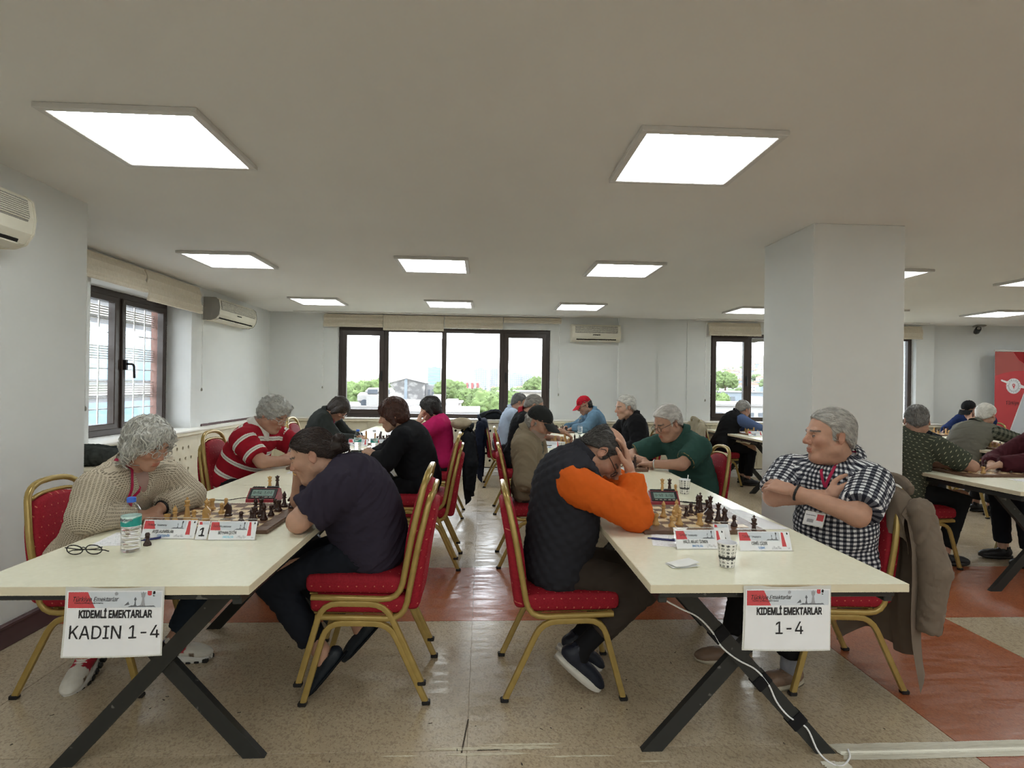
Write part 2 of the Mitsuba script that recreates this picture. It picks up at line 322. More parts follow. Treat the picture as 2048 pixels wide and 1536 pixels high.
# ------------------------------------------------------------------ tables
def sweep_rmf(path, sect, closed=False):
    """Sweep with a rotation-minimising frame (for tubes that turn in space)."""
    P = np.asarray(path, float); n = len(P); sec = np.asarray(sect, float); m = len(sec)
    t = np.array([(P[(i+1) % n] if closed or i < n-1 else P[i])-(P[i-1] if closed or i > 0 else P[i]) for i in range(n)]); t /= np.linalg.norm(t, axis=1)[:, None]+1e-12
    s = np.cross(t[0], [0.13, .97, .2]); s /= np.linalg.norm(s); V = []
    for i in range(n):
        s = s - t[i]*np.dot(s, t[i]); s /= np.linalg.norm(s); w = np.cross(s, t[i])
        V.append(P[i]+sec[:, :1]*s+sec[:, 1:]*w)
    V = np.vstack(V); Fc = []
    for i in range(n if closed else n-1):
        j = (i+1) % n
        for q in range(m):
            r = (q+1) % m; Fc += [(i*m+q, i*m+r, j*m+r), (i*m+q, j*m+r, j*m+q)]
    if not closed:
        V = np.vstack([V, P[0], P[-1]]); c0, c1 = len(V)-2, len(V)-1
        for q in range(m): r = (q+1) % m; Fc += [(c0, r, q), (c1, (n-1)*m+q, (n-1)*m+r)]
    return trimesh.Trimesh(V, np.array(Fc), process=False)
TZ = .752
def table(x0, x1, y0, y1, label, mir=1):
    t = thing('folding_table', label, 'table', 'long cream tables')
    add(t, 'tabletop', box(x0+.002, x1-.002, y0+.002, y1-.002, TZ-.028, TZ, .0015), 'laminate')
    add(t, 'edge_band', cat(box(x0, x1, y0, y0+.002, TZ-.0275, TZ-.0008), box(x0, x1, y1-.002, y1, TZ-.0275, TZ-.0008), box(x0, x0+.002, y0, y1, TZ-.0275, TZ-.0008), box(x1-.002, x1, y0, y1, TZ-.0275, TZ-.0008)), 'edge_band')
    for x in (x0+.035, x1-.065): add(t, 'rail', box(x, x+.03, y0+.03, y1-.03, TZ-.07, TZ-.0285, .003), 'black_steel')
    for yy in (y0+.32, y1-.32):
        xl, xr = x0+.11, x1-.10
        for a, b, dy in (((xl, .0), (xr-.03, TZ-.05), -.016*mir), ((xr, .0), (xl+.03, TZ-.05), .016*mir)):
            hw = .029*math.hypot(b[0]-a[0], b[1])/b[1]
            m = xf(extrude([(a[0]-hw, 0), (a[0]+hw, 0), (b[0]+hw, b[1]), (b[0]-hw, b[1])], .03), FLAT_Y); m.apply_translation((0, yy+.015+dy, 0))
            add(t, 'leg', m, 'black_steel')
        add(t, 'rail', box(x0+.035, x1-.035, yy-.30 if yy < (y0+y1)/2 else yy+.27, yy-.27 if yy < (y0+y1)/2 else yy+.30, TZ-.05, TZ-.0285, .003), 'black_steel')
        add(t, 'crossbar', box(x0+.08, x1-.08, yy-.02, yy+.02, TZ-.052, TZ-.0285, .003), 'black_steel')
    return t
for i, l in enumerate(('cream table carrying the KADIN 1-4 sign', 'cream table in front of the woman in the striped polo', 'cream table between the women in dark grey and pink', 'cream table at the back wall behind the women')): table(-1.61, -.73, 1.87+1.822*i, min(3.69+1.822*i, 8.92), l)
for i, l in enumerate(('cream table carrying the plain 1-4 sign and a white cable', 'cream table between the beige jacket and green polo men', 'cream table between the black polo and black coat men', 'cream table at the back, under the red cap man')): table(.56, 1.44, 1.865+1.822*i, min(3.685+1.822*i, 8.92), l, -1)
for i, l in enumerate(('cream table of the man in the olive dotted shirt', 'cream table right behind the olive shirt man\'s table', 'cream table of the man in the black vest')): table(3.51, 4.39, 3.58+1.822*i, min(5.40+1.822*i, 8.92), l)
table(5.55, 6.40, 5.2, 7.0, 'cream table in front of the grey vest man'); table(6.42, 7.28, 7.05, 8.85, 'cream table in front of the man in the black cap')

# ------------------------------------------------------------------ banquet chairs
def rbox(sx, sy, sz, r, n=9):
    g = np.unique(np.concatenate([np.linspace(-1, 1, n), [-.98, .98, -.93, .93]])); k = len(g); V = []; Fc = []
    for ax in range(3):
        for sg in (-1, 1):
            u, v = np.meshgrid(g, g, indexing='ij'); p = np.zeros((k, k, 3)); p[..., ax] = sg; p[..., (ax+1) % 3] = u; p[..., (ax+2) % 3] = v
            o = len(V)*k*k; V.append(p.reshape(-1, 3)); i, j = np.meshgrid(np.arange(k-1), np.arange(k-1), indexing='ij'); a = (i*k+j).ravel()+o
            q = np.stack([a, a+k, a+k+1, a+1], 1) if sg > 0 else np.stack([a, a+1, a+k+1, a+k], 1); Fc.append(q)
    V = np.vstack(V); Q = np.vstack(Fc); h = np.array([sx, sy, sz])/2; p = V*h; q = np.clip(p, -(h-r), h-r); d = p-q; L = np.linalg.norm(d, axis=1, keepdims=True)
    V = q+d/np.maximum(L, 1e-9)*r
    m = trimesh.Trimesh(V, np.vstack([Q[:, [0, 1, 2]], Q[:, [0, 2, 3]]]), process=True); return m
def chair_parts():
    parts = []
    s = rbox(.43, .435, .085, .032); v = s.vertices.copy()
    top = v[:, 2] > 0; v[top, 2] += .018*(1-(v[top, 0]/.215)**2)*(1-(v[top, 1]/.218)**2)
    v[:, 0] += .0; v[:, 2] += .435+(v[:, 0])*.02; v[:, 0] += .03; s.vertices = v
    parts.append(('seat', mikit.ply(s, 'red_velvet', True, uv=np.stack([v[:, 0]+.35*v[:, 1], v[:, 2]+.94*v[:, 1]], 1)), None))
    b = rbox(.062, .40, .47, .027); v = b.vertices.copy(); t = np.clip((v[:, 2]+.235)/.47, 0, 1)
    v[:, 1] *= 1-.30*np.clip((t-.45)/.55, 0, 1)**2; v[:, 2] -= .035*(v[:, 1]/.17)**2*np.clip((t-.6)/.4, 0, 1)
    v[:, 0] += .012*np.sin(t*3.1)*(v[:, 0] > 0)
    v[:, 0] += -.198-.052*t-.02*t*t; v[:, 2] += .635; b.vertices = v
    parts.append(('backrest', mikit.ply(b, 'red_velvet', True, uv=np.stack([v[:, 1]+.35*v[:, 0], v[:, 2]+.3*v[:, 0]], 1)), None))
    pts = [(.215, .212, .385), (-.11, .212, .372), (-.185, .212, .42), (-.232, .205, .72), (-.275, .165, .885), (-.282, .09, .928)]
    near = curve(fillet(pts[:2]+[(-.17, .212, .375)]+pts[3:4], .06)[:-1].tolist()+[(-.232, .205, .70)], 2) if False else fillet([(.215, .212, .383), (-.165, .212, .370), (-.225, .208, .70), (-.268, .165, .895), (-.28, .085, .925), (-.28, 0, .93)], [.075, .06, .05, .03])
    full = np.vstack([near, (near*np.array([1, -1, 1]))[::-1][1:]])
    parts.append(('back_frame', mikit.ply(sweep_rmf(full, rrect(.026, .026, .009, 2)), 'gold_paint', True), None))
    parts.append(('handle_bar', mikit.ply(sweep_rmf(curve([(-.262, .15, .858), (-.27, .07, .874), (-.27, -.07, .874), (-.262, -.15, .858)], 4), circle(.009, 8)), 'gold_paint', True), None))
    for sg in (1, -1):
        pth = fillet([(-.265, sg*.218, .012), (-.105, sg*.214, .352), (.165, sg*.214, .358), (.262, sg*.218, .012)], [.07, .07])
        parts.append(('leg_frame', mikit.ply(sweep(pth, rrect(.027, .024, .007, 2), up=(0, 1, 0)), 'gold_paint', 40), 'cap'))
    caps = [mikit.ply(box(x-.018, x+.018, sg*.218-.015, sg*.218+.015, 0, .018, .004), 'plastic_black') for sg in (1, -1) for x in (-.268, .264)]
    parts.append(('seat_rail', mikit.ply(cat(box(.19, .215, -.2, .2, .375, .395, .004), box(-.13, -.105, -.2, .2, .365, .388, .004), box(-.17, .23, -.19, .19, .386, .396, .003)), 'gold_paint'), None))
    return parts, caps
CHAIR, CAPS = chair_parts()
def chair(x, y, sgn, label, z=0.0, rot=0.0):
    t = thing('banquet_chair', label, 'chair', 'red banquet chairs'); M = tw(mat((x, y, z), (0 if sgn > 0 else math.pi)+rot)); ci = 0
    for nm, d, c in CHAIR:
        k = add(t, nm, d, to_world=M)
        if c:
            for _ in range(2): add(k, 'foot_cap', CAPS[ci], to_world=M); ci += 1
    return t
chair(-1.757, 2.85, 1, 'red and gold chair of the grey haired woman in the checked blazer')
chair(-1.82, 4.55, 1, 'red chair with gold frame, lower of two stacked behind the striped shirt woman'); chair(-1.80, 4.55, 1, 'red chair with gold frame, upper of two stacked behind the striped shirt woman', .085)
chair(-1.82, 6.40, 1, 'red chair at the woman in the dark grey jacket, lower one'); chair(-1.80, 6.40, 1, 'red chair at the woman in the dark grey jacket, upper one', .085)
chair(-.495, 2.76, -1, 'red chair with gold frame, lower of two stacked under the woman in navy'); chair(-.515, 2.76, -1, 'red chair with gold frame, upper of two stacked under the woman in navy', .085)
chair(-.43, 4.57, -1, 'red chair, lower of two stacked under the woman in the black sweater'); chair(-.45, 4.57, -1, 'red chair, upper of two stacked under the woman in the black sweater', .085)
chair(-.46, 6.25, -1, 'red chair of the woman in pink, with a black coat hung over it')
chair(.385, 2.77, 1, 'red chair with gold frame under the man in the orange sweater'); chair(.41, 4.62, 1, 'red chair of the bearded man in the beige jacket'); chair(.42, 6.45, 1, 'red chair of the man in the black polo'); chair(.31, 8.08, 1, 'red chair with a long navy coat hung over it')
chair(1.70, 2.79, -1, 'red chair of the checked shirt man, with a taupe jacket over it'); chair(1.68, 4.60, -1, 'red chair behind the man in the green polo'); chair(1.70, 6.40, -1, 'red chair of the white haired man in the black coat'); chair(1.70, 8.15, -1, 'red chair of the man in the red cap')
chair(3.50, 4.56, 1, 'red chair of the man in the olive dotted shirt', rot=.0); chair(3.44, 8.25, 1, 'red chair with a cream coat, under the man in the black vest')
chair(4.66, 4.5, -1, 'red chair of the person in the maroon sleeve'); chair(5.32, 6.3, 1, 'red chair with a dark jacket, under the grey vest man'); chair(7.55, 8.40, -1, 'red chair of the man in the black cap')

# ------------------------------------------------------------------ air conditioners, blinds, camera
def air_con(M, w, label, side='plastic_cream'):
    t = thing('air_conditioner', label, 'air conditioner'); h, d = .265, .20
    prof = Polygon([(0, 0), (-.10, 0), (-.155, .02), (-.19, .07), (-.20, .15), (-.185, .235), (-.15, .262), (0, .265)])
    E = np.array([[0, 0, 1, 0], [1, 0, 0, 0], [0, 1, 0, 0], [0, 0, 0, 1.0]])
    def piece(poly, x0, x1): m = xf(extrude(poly, x1-x0), E); m.apply_translation((x0, 0, 0)); return xf(m, M)
    add(t, 'body', piece(prof, .012, w-.012), 'plastic_cream')
    for x in (0, w-.012): add(t, 'end_cap', piece(prof.buffer(.004), x, x+.012), side)
    add(t, 'front_grille', piece(Polygon([(-.198, .125), (-.208, .15), (-.195, .232), (-.186, .232), (-.188, .13)]), .05, w-.05), 'plastic_grey')
    sl = []
    for i in range(9):
        z = .135+i*.0105; f = -.207+.012*abs(i-2)/6.0
        sl.append(box(.055, w-.055, f-.004, f+.004, z, z+.0035))
    for i in range(9): add(t, 'louvre', xf(sl[i], M), 'plastic_cream')
    add(t, 'outlet', piece(Polygon([(-.1, .004), (-.163, .022), (-.168, .034), (-.1, .02)]).buffer(.002), .07, w-.07), 'hole_black')
    add(t, 'flap', piece(Polygon([(-.105, -.006), (-.16, .012), (-.162, .018), (-.105, .0)]).buffer(.0015), .06, w-.06), 'plastic_cream')
    add(t, 'badge', xf(box(w*.5-.06, w*.5+.06, -.2035, -.195, .092, .105, .002), M), 'plastic_black')
    return t
LEFT = lambda x, y, z: np.array([[0, -1, 0, x], [1, 0, 0, y], [0, 0, 1, z], [0, 0, 0, 1.0]])       # local -y faces +x
air_con(LEFT(XN, 2.15, 2.055), .89, 'cream split air conditioner on the near left wall, cut by the photo edge')
air_con(LEFT(XL, 6.95, 2.125), 1.12, 'cream air conditioner with a dark side, beside the left window', 'plastic_grey')
air_con(mat((1.385, YB, 2.105)), .765, 'cream air conditioner on the back wall between the windows')
def blind(M, w, zt, zb, folds, label):
    t = thing('roman_blind', label, 'blind', 'cream folded roman blinds'); hh = (zt-zb)/folds
    add(t, 'headrail', xf(box(0, w, -.05, 0, zt-.03, zt, .004), M), 'blind_cream')
    for i in range(folds):
        a, b = zt-.02-i*hh, zt-.02-(i+1)*hh
        pts = [(-.05-.014*i, a), (-.075-.016*i, (a+b)/2), (-.058-.016*i, b), (-.048-.016*i, b), (-.062-.016*i, (a+b)/2), (-.04-.014*i, a)]
        m = xf(extrude(Polygon(pts), w), np.array([[0, 0, 1, 0], [1, 0, 0, 0], [0, 1, 0, 0], [0, 0, 0, 1.0]]))
        add(t, 'fold', xf(m, M), 'blind_cream')
    add(t, 'bottom_bar', xf(box(0, w, -.06-.016*folds, -.045-.016*(folds-1), zb-.03, zb, .003), M), 'blind_cream')
    return t
blind(LEFT(XL, 4.83, 0), .87, 2.47, 2.27, 2, 'cream roman blind nearer to the viewer over the left window'); blind(LEFT(XL, 5.72, 0), 1.06, 2.47, 2.20, 2, 'cream roman blind hanging lower over the left window')
for x, w, zb, f, l in ((-2.46, .905, 2.30, 2, 'leftmost cream blind over the wide back window'), (-1.55, .935, 2.26, 1, 'second cream blind from the left over the back window'), (-.60, .91, 2.31, 2, 'third cream blind from the left over the back window'), (.32, .91, 2.41, 1, 'nearly fully raised cream blind at the right of the wide window')):
    blind(mat((x, YB-.005, 0)), w, 2.468, zb, f, l)
blind(mat((3.60, YB-.005, 0)), .85, 2.45, 2.27, 2, 'cream blind over the window left of the pillar'); blind(mat((6.15, YB-.005, 0)), 1.0, 2.45, 2.27, 1, 'cream blind seen just right of the pillar')
def cord(pts, knob, label):
    t = thing('blind_cord', label, 'blind cord'); add(t, 'cord', sweep_rmf(np.array(pts, float), circle(.003, 5)), 'white_trim')
    add(t, 'weight', xf(lathe([(.0001, -.02), (.011, -.014), (.012, .006), (.004, .022), (.0001, .024)], 8), mat(knob)), 'plastic_grey', 50)
for x, y, z, l in ((-2.47, YB-.05, 1.35, 'pale blind cord left of the wide back window'), (1.20, YB-.05, 1.28, 'pale blind cord below the back cooling unit'), (3.56, YB-.05, 1.22, 'pale blind cord left of the window by the pillar')):
    cord([(x, y, 2.44), (x, y, z)], (x, y, z-.02), l)
cord([(XL+.05, 6.86, 2.43), (XL+.05, 6.86, 1.32)], (XL+.05, 6.86, 1.30), 'pale blind cord at the far side of the left window'); cord([(XL+.05, 4.90, 2.25), (XL+.05, 4.90, 1.18)], (XL+.05, 4.90, 1.16), 'pale blind cord at the near side of the left window')
t = thing('security_camera', 'small black security camera under the ceiling, right of the pillar', 'camera')
M = mat((8.05, 9.0, 2.40), -.5)
add(t, 'bracket', xf(cat(box(-.02, .13, .04, .19, .07, .09, .004), sweep_rmf([(0, .02, .01), (.02, .07, .075)], circle(.012, 8))), M), 'plastic_grey'); add(t, 'housing', xf(xf(lathe([(.0001, -.075), (.035, -.075), (.042, -.06), (.042, .06), (.03, .075), (.0001, .075)], 14), mat((0, 0, 0), 0, 1.2)), M), 'plastic_black', 40)
add(t, 'lens', xf(xf(lathe([(.0001, .077), (.024, .077), (.026, .07)], 12), mat((0, 0, 0), 0, 1.2)), M), 'plastic_grey')
# banner stand
t = thing('roll_up_banner', 'tall red and white roll-up banner with a round emblem, cut by the photo edge', 'banner')
bx, by = 8.28, 8.92
def bflat(m, dy=0.0): m = xf(m, FLAT_Y); m.apply_translation((bx, by-dy, 0)); return m
add(t, 'sheet', box(bx, bx+1.0, by, by+.004, .06, 2.06), 'paper_grey'); add(t, 'top_bar', box(bx-.012, bx+1.012, by-.012, by+.014, 2.055, 2.085, .004), 'lamp_frame'); add(t, 'base', box(bx-.02, bx+1.02, by-.09, by+.1, 0, .075, .012), 'lamp_frame'); add(t, 'pole', xf(lathe([(.01, .06), (.01, 2.06)], 8), mat((bx+.5, by+.05, 0))), 'lamp_frame')
mat_def('banner_pale_red', (.42, .11, .10), .6); mat_def('banner_dark_red', (.32, .022, .025), .6)
add(t, 'red_field', bflat(extrude(Polygon([(0, .3), (.28, .3), (.28, .8), (.62, 1.72), (1.0, 2.054), (0, 2.054)]), .001), .0012), 'print_red')
add(t, 'pale_field', bflat(extrude(Polygon([(0, 1.66), (.15, 1.71), (.34, 1.745), (.56, 1.755), (.68, 1.78), (.66, 1.80), (.52, 1.84), (.40, 1.92), (.30, 2.054), (0, 2.054)]), .001), .0024), 'banner_pale_red')
add(t, 'dark_field', bflat(extrude(Polygon([(.31, 2.052), (.41, 1.925), (.53, 1.845), (.66, 1.80), (1.0, 2.052)]), .001), .0034), 'banner_dark_red')
ring = lambda r0, r1: Polygon([(r1*math.cos(a), r1*math.sin(a)) for a in np.arange(40)*math.pi/20]).difference(Polygon([(r0*math.cos(a), r0*math.sin(a)) for a in np.arange(40)*math.pi/20]))
def at2(m, x, z, dy): m = m.copy(); m.apply_translation((x, z, 0)); return bflat(m, dy)
disc = Polygon([(.125*math.cos(a), .125*math.sin(a)) for a in np.arange(40)*math.pi/20])
em = add(t, 'emblem', cat(at2(extrude(disc, .001), .32, 1.50, .0024), bflat(extrude(Polygon([(.10, 1.59), (.115, 1.605), (.24, 1.565), (.24, 1.53), (.115, 1.575)]), .001), .0022), bflat(extrude(Polygon([(.42, 1.53), (.55, 1.49), (.55, 1.45), (.42, 1.48)]), .001), .0022)), 'paper')
add(em, 'emblem_ring', at2(extrude(ring(.082, .088), .001), .32, 1.50, .0034), 'ink_soft')
for i in range(16): add(em, 'star', at2(extrude(Polygon([(.008*math.cos(a)*(1 if k % 2 else .4), .008*math.sin(a)*(1 if k % 2 else .4)) for k, a in enumerate(np.arange(10)*.628)]), .001), .32+.104*math.cos(i*.3927), 1.50+.104*math.sin(i*.3927), .0034), 'print_black')
add(em, 'emblem_figure', cat(at2(extrude(ring(.012, .024), .001), .32, 1.515, .0034), at2(extrude(Polygon([(-.03, .02), (-.01, -.02), (0, -.045), (.012, -.02), (.032, .022), (.012, .0), (-.012, .0)]), .001), .32, 1.50, .0036)), 'print_red')
add(t, 'white_stripe', bflat(extrude(Polygon([(.27, .3), (.285, .3), (.285, .8), (.635, 1.73), (.62, 1.72), (.27, .8)]), .001), .0026), 'paper')
add(t, 'title', cat(at2(text('Türkiye', .058, False, .8), .30, 1.20, .0034), at2(text('Emektarlar', .062, False, .85), .70, 1.20, .0034), at2(text('SATRANÇ ŞAMPİYONASI', .022), .74, 1.125, .0034)), 'print_black')
# black furled flag beside the pillar
t = thing('flag_stand', 'furled black flag on a thin pole behind the right edge of the pillar', 'flag')
add(t, 'pole', xf(lathe([(.007, 0), (.007, 2.2), (.0001, 2.205)], 8), mat((2.83, 4.28, 0))), 'plastic_black'); add(t, 'finial', xf(trimesh.creation.icosphere(2, .014), mat((2.83, 4.28, 2.215))), 'plastic_black')
fl = []
for i in range(34):
    z = 2.16-i*.055; w = .006+.036*(i/33)**.8
    fl.append([(2.832+w*(1+.25*math.sin(a*3+z*2))*math.cos(a), 4.28+w*.9*math.sin(a), z) for a in np.arange(14)*2*math.pi/14])
V = np.array(fl).reshape(-1, 3); Fq = [(i*14+q, i*14+(q+1) % 14, (i+1)*14+(q+1) % 14, (i+1)*14+q) for i in range(33) for q in range(14)]
mat_def('black_fabric', (.008, .008, .010), .9); add(t, 'flag_cloth', trimesh.Trimesh(V, np.array([(a, c, b) for a, b, c, d in Fq]+[(a, d, c) for a, b, c, d in Fq]), process=False), 'black_fabric', True)
add(t, 'base', xf(lathe([(.0001, 0), (.045, 0), (.045, .015), (.015, .03), (.0001, .03)], 16), mat((2.85, 4.28, 0))), 'plastic_black', 40)
# ------------------------------------------------------------------ chess sets
def turn(p): return lathe(p, 14)
base = [(.0001, 0), (.0165, 0), (.0175, .004), (.0165, .009), (.013, .012)]
PAWN = [turn(base[:1]+[(.0145, 0), (.0152, .004), (.014, .008), (.011, .012), (.0075, .018), (.0058, .027), (.0098, .0295), (.0098, .032), (.006, .0335), (.0088, .038), (.0092, .042), (.0075, .047), (.004, .0498), (.0001, .0505)])]
ROOK = [turn(base+[(.0105, .018), (.0095, .036), (.013, .040), (.0135, .050), (.0095, .050), (.0095, .046), (.0001, .046)])]
BISH = [turn(base+[(.009, .022), (.0065, .042), (.0115, .0445), (.0115, .048), (.0065, .050), (.0098, .056), (.0095, .062), (.006, .0695), (.0025, .073), (.0035, .0765), (.0001, .0785)])]
QUEEN = [turn(base+[(.0105, .022), (.0065, .052), (.0125, .0545), (.0125, .0585), (.0072, .061), (.0118, .077), (.0095, .0775), (.0001, .081)])]
for i in range(7): QUEEN.append(xf(trimesh.creation.icosphere(1, .003), mat((.0108*math.cos(i*.8976), .0108*math.sin(i*.8976), .0785))))
QUEEN.append(xf(trimesh.creation.icosphere(1, .0038), mat((0, 0, .0835))))
KING = [turn(base+[(.0115, .022), (.0072, .056), (.013, .059), (.013, .063), (.0078, .066), (.012, .081), (.009, .084), (.0001, .087)]), box(-.0022, .0022, -.0022, .0022, .085, .099, .0008), box(-.006, .006, -.002, .002, .090, .0945, .0008)]
kn = Polygon([(-.012, .010), (.013, .010), (.0125, .020), (.0075, .030), (.0065, .036), (.013, .034), (.0185, .036), (.019, .041), (.012, .050), (.006, .0575), (.0035, .063), (-.001, .0575), (-.0085, .052), (-.0125, .042), (-.0135, .028)])
def knight():
    m = extrude(kn.buffer(.001), .0135); m.apply_translation((0, 0, -.00675)); m = m.subdivide().subdivide(); v = m.vertices.copy()
    v[:, 2] *= np.clip(1.15-.55*np.abs(v[:, 0])/.02-.3*np.clip((v[:, 1]-.045)/.02, 0, 1), .3, 1.2); m.vertices = v
    return [turn(base+[(.0001, .013)]), xf(m, FLAT_Y)]
KNIGHT = knight()
PIECE = {k: {c: mikit.ply(cat(m), b, 35) for c, b in (('w', 'box_wood'), ('b', 'dark_wood'))} for k, m in dict(pawn=PAWN, rook=ROOK, bishop=BISH, queen=QUEEN, king=KING, knight=KNIGHT).items()}
sq = mikit.ply(box(-.0272, .0272, -.0272, .0272, 0, .0012, .0003), 'maple'); sqd = mikit.ply(box(-.0272, .0272, -.0272, .0272, 0, .0012, .0003), 'walnut')
def board(cx, cy, label, each=True):
    t = thing('chess_board', label, 'chess board', 'wooden chess boards')
    add(t, 'border', box(cx-.275, cx+.275, cy-.275, cy+.275, TZ+.0005, TZ+.019, .003), 'walnut')
    zz = TZ+.0192
    for i in range(8):
        for j in range(8):
            add(t, 'square', sq if (i+j) % 2 else sqd, to_world=tw(mat((cx-.1925+.055*i, cy-.1925+.055*j, zz-.0006))))
    return t
BZ = TZ+.0200
NAMES = {'w': 'pale wooden', 'b': 'dark wooden'}
ORD = ['', 'second ', 'third ', 'fourth ', 'fifth ', 'sixth ', 'seventh ', 'eighth ', 'ninth ', 'tenth ']
def pieces(lst, where, z=BZ, side='from the viewer'):
    cnt, tot = {}, {}
    for p in lst: tot[p[0], p[1]] = tot.get((p[0], p[1]), 0)+1
    for p in sorted(lst, key=lambda q: (q[3], q[2])):
        c, k, x, y = p[:4]; n = cnt.get((c, k), 0); cnt[c, k] = n+1; rz = p[4] if len(p) > 4 else (0 if c == 'w' else math.pi)
        lab = f'{NAMES[c]} {k} on {where}' if tot[c, k] == 1 else f'{NAMES[c]} {k}, {ORD[min(n, 9)]}nearest on {where}'
        key = numbered('chess_'+k); scene[key] = {**PIECE[k][c], 'to_world': tw(mat((x, y, p[5] if len(p) > 5 else z), rz+float(RNG.uniform(-.2, .2))))}
        tag(key, lab, 'chess piece', f'{NAMES[c]} chess pieces of {where}')
board(-1.18, 2.78, 'walnut and maple chess board between the two nearest women'); board(.995, 2.775, 'walnut and maple chess board between the orange and checked shirt men')
W, B = 'w', 'b'
pieces([(W, 'bishop', -1.345, 2.615), (W, 'king', -1.335, 2.70), (W, 'pawn', -1.285, 2.66), (W, 'bishop', -1.285, 2.78), (W, 'knight', -1.24, 2.675), (W, 'rook', -1.318, 2.855), (W, 'rook', -1.318, 2.905), (W, 'pawn', -1.232, 2.815), (W, 'pawn', -1.262, 2.93),
        (B, 'knight', -1.175, 2.755), (B, 'pawn', -1.066, 2.63), (B, 'pawn', -1.035, 2.668), (B, 'bishop', -1.068, 2.80), (B, 'queen', -.987, 2.575), (B, 'king', -1.02, 2.74), (B, 'bishop', -.985, 2.68), (B, 'pawn', -.985, 2.77), (B, 'bishop', -.99, 2.965), (B, 'pawn', -1.02, 2.92), (B, 'rook', -.985, 2.87), (B, 'knight', -.945, 2.94)], 'the board of the two nearest women')
pieces([(W, 'rook', -1.40, 2.655, 0, TZ+.0005), (W, 'pawn', -.925, 3.13), (B, 'pawn', -1.305, 2.335), (W, 'queen', -1.262, 3.52), (B, 'queen', -1.225, 3.54)], 'the cream table beside the first women board', z=TZ+.0005)
pieces([(W, 'pawn', .79, 2.70), (W, 'rook', .80, 2.60), (W, 'bishop', .885, 2.755), (W, 'pawn', .862, 2.565), (W, 'knight', .945, 2.75), (W, 'king', .80, 2.78), (W, 'pawn', .91, 2.68), (W, 'bishop', .91, 2.60), (W, 'bishop', .965, 2.80), (W, 'rook', 1.005, 2.60),
        (B, 'pawn', 1.005, 2.775), (B, 'pawn', 1.055, 2.85), (B, 'pawn', 1.068, 2.80), (B, 'bishop', 1.12, 2.93), (B, 'king', 1.11, 2.87), (B, 'rook', 1.17, 2.92), (B, 'queen', 1.155, 2.85), (B, 'knight', 1.068, 2.655), (B, 'bishop', 1.10, 2.72), (B, 'queen', 1.125, 2.68), (B, 'rook', 1.165, 2.70), (B, 'bishop', 1.13, 2.625), (B, 'pawn', 1.155, 2.575)], 'the board of the orange and checked men')
pieces([(B, 'king', 1.185, 2.445, 0, TZ+.0005), (W, 'queen', 1.115, 3.50), (B, 'queen', 1.162, 3.505), (W, 'pawn', 1.20, 3.506)], 'the cream table beside the first men board', z=TZ+.0005)
far = [(-1.17, 4.62, 'the striped and black sweater women'), (-1.17, 6.42, 'the women in grey and pink'), (1.0, 4.62, 'the beige and green men'), (1.0, 6.42, 'the polo and coat men'), (1.0, 8.15, 'the light blue and red cap men'),
       (3.95, 4.45, 'the olive shirt man and the maroon sleeve'), (3.95, 8.1, 'the man in the black vest'), (5.98, 6.2, 'the grey vest man'), (6.82, 8.25, 'the man in the black cap')]
for i, (cx, cy, who) in enumerate(far):
    board(cx, cy, 'chess board between '+who if i < 6 else 'chess board in front of '+who)
    r = np.random.default_rng(100+i); lst = []; used = set()
    kinds = ['king', 'queen', 'rook', 'rook', 'bishop', 'knight']+['pawn']*4
    for c in (W, B):
        for k in kinds:
            while True:
                q = (int(r.integers(0, 4)), int(r.integers(0, 8))); q = q if c == W else (7-q[0], q[1])
                if q not in used: break
            used.add(q); lst.append((c, k, cx-.1925+.055*q[0], cy-.1925+.055*q[1]))
    pieces(lst, 'the board of '+who)

# ------------------------------------------------------------------ clocks, cards, papers
def clock(x, y, rz, label, red):
    t = thing('chess_clock', label, 'chess clock', 'digital chess clocks'); M = mat((x, y, TZ+.001), rz)
    prof = Polygon([(-.052, 0), (.052, 0), (.05, .02), (.022, .062), (.008, .064), (-.05, .014)])
    E = np.array([[0, 0, 1, -.08], [1, 0, 0, 0], [0, 1, 0, 0], [0, 0, 0, 1.0]])
    add(t, 'case', xf(xf(extrude(prof.buffer(.002), .16), E), M), red); a = math.atan2(.05, .058)
    P = M@mat((0, -.0215, .0395), 0, a-math.pi/2+math.pi/2)
    scr = np.eye(4); scr[:3, :3] = np.array([[1, 0, 0], [0, math.cos(a), -math.sin(a)], [0, math.sin(a), math.cos(a)]]); scr[:3, 3] = (0, -.0225, .0405); S = M@scr
    add(t, 'bezel', xf(box(-.072, .072, -.034, .034, .0, .004, .0015), S), 'plastic_black'); k = add(t, 'display', xf(box(-.058, .058, -.018, .022, .004, .005), S), 'lcd')
    for i in range(5): add(t, 'button', xf(box(-.055+i*.024, -.04+i*.024, -.030, -.023, .004, .006, .001), S), 'plastic_grey')
    def txt(s, h, px, py): m = text(s, h); m.apply_translation((px, py, .0051)); return xf(m, S)
    add(k, 'digits', cat(txt('0:52', .015, -.028, -.004), txt('1:02', .015, .028, -.004)), 'plastic_black')
    add(t, 'rocker', xf(cat(box(-.07, -.006, .012, .03, .060, .072, .003), box(.006, .07, .012, .03, .062, .074, .003)), M), 'plastic_black' if red != 'plastic_black' else 'plastic_grey')
    add(t, 'cable', sweep_rmf(curve([M@np.array([-.08, .02, .012, 1]), M@np.array([-.14, .03, .006, 1]), M@np.array([-.20, -.02, .004, 1]), M@np.array([-.30, .0, .004, 1])], 6)[:, :3], circle(.0022, 6)), 'plastic_black', True)
mat_def('lcd', (.16, .24, .21), .25, .5); mat_def('clock_red', (.21, .012, .022), .35, .5)
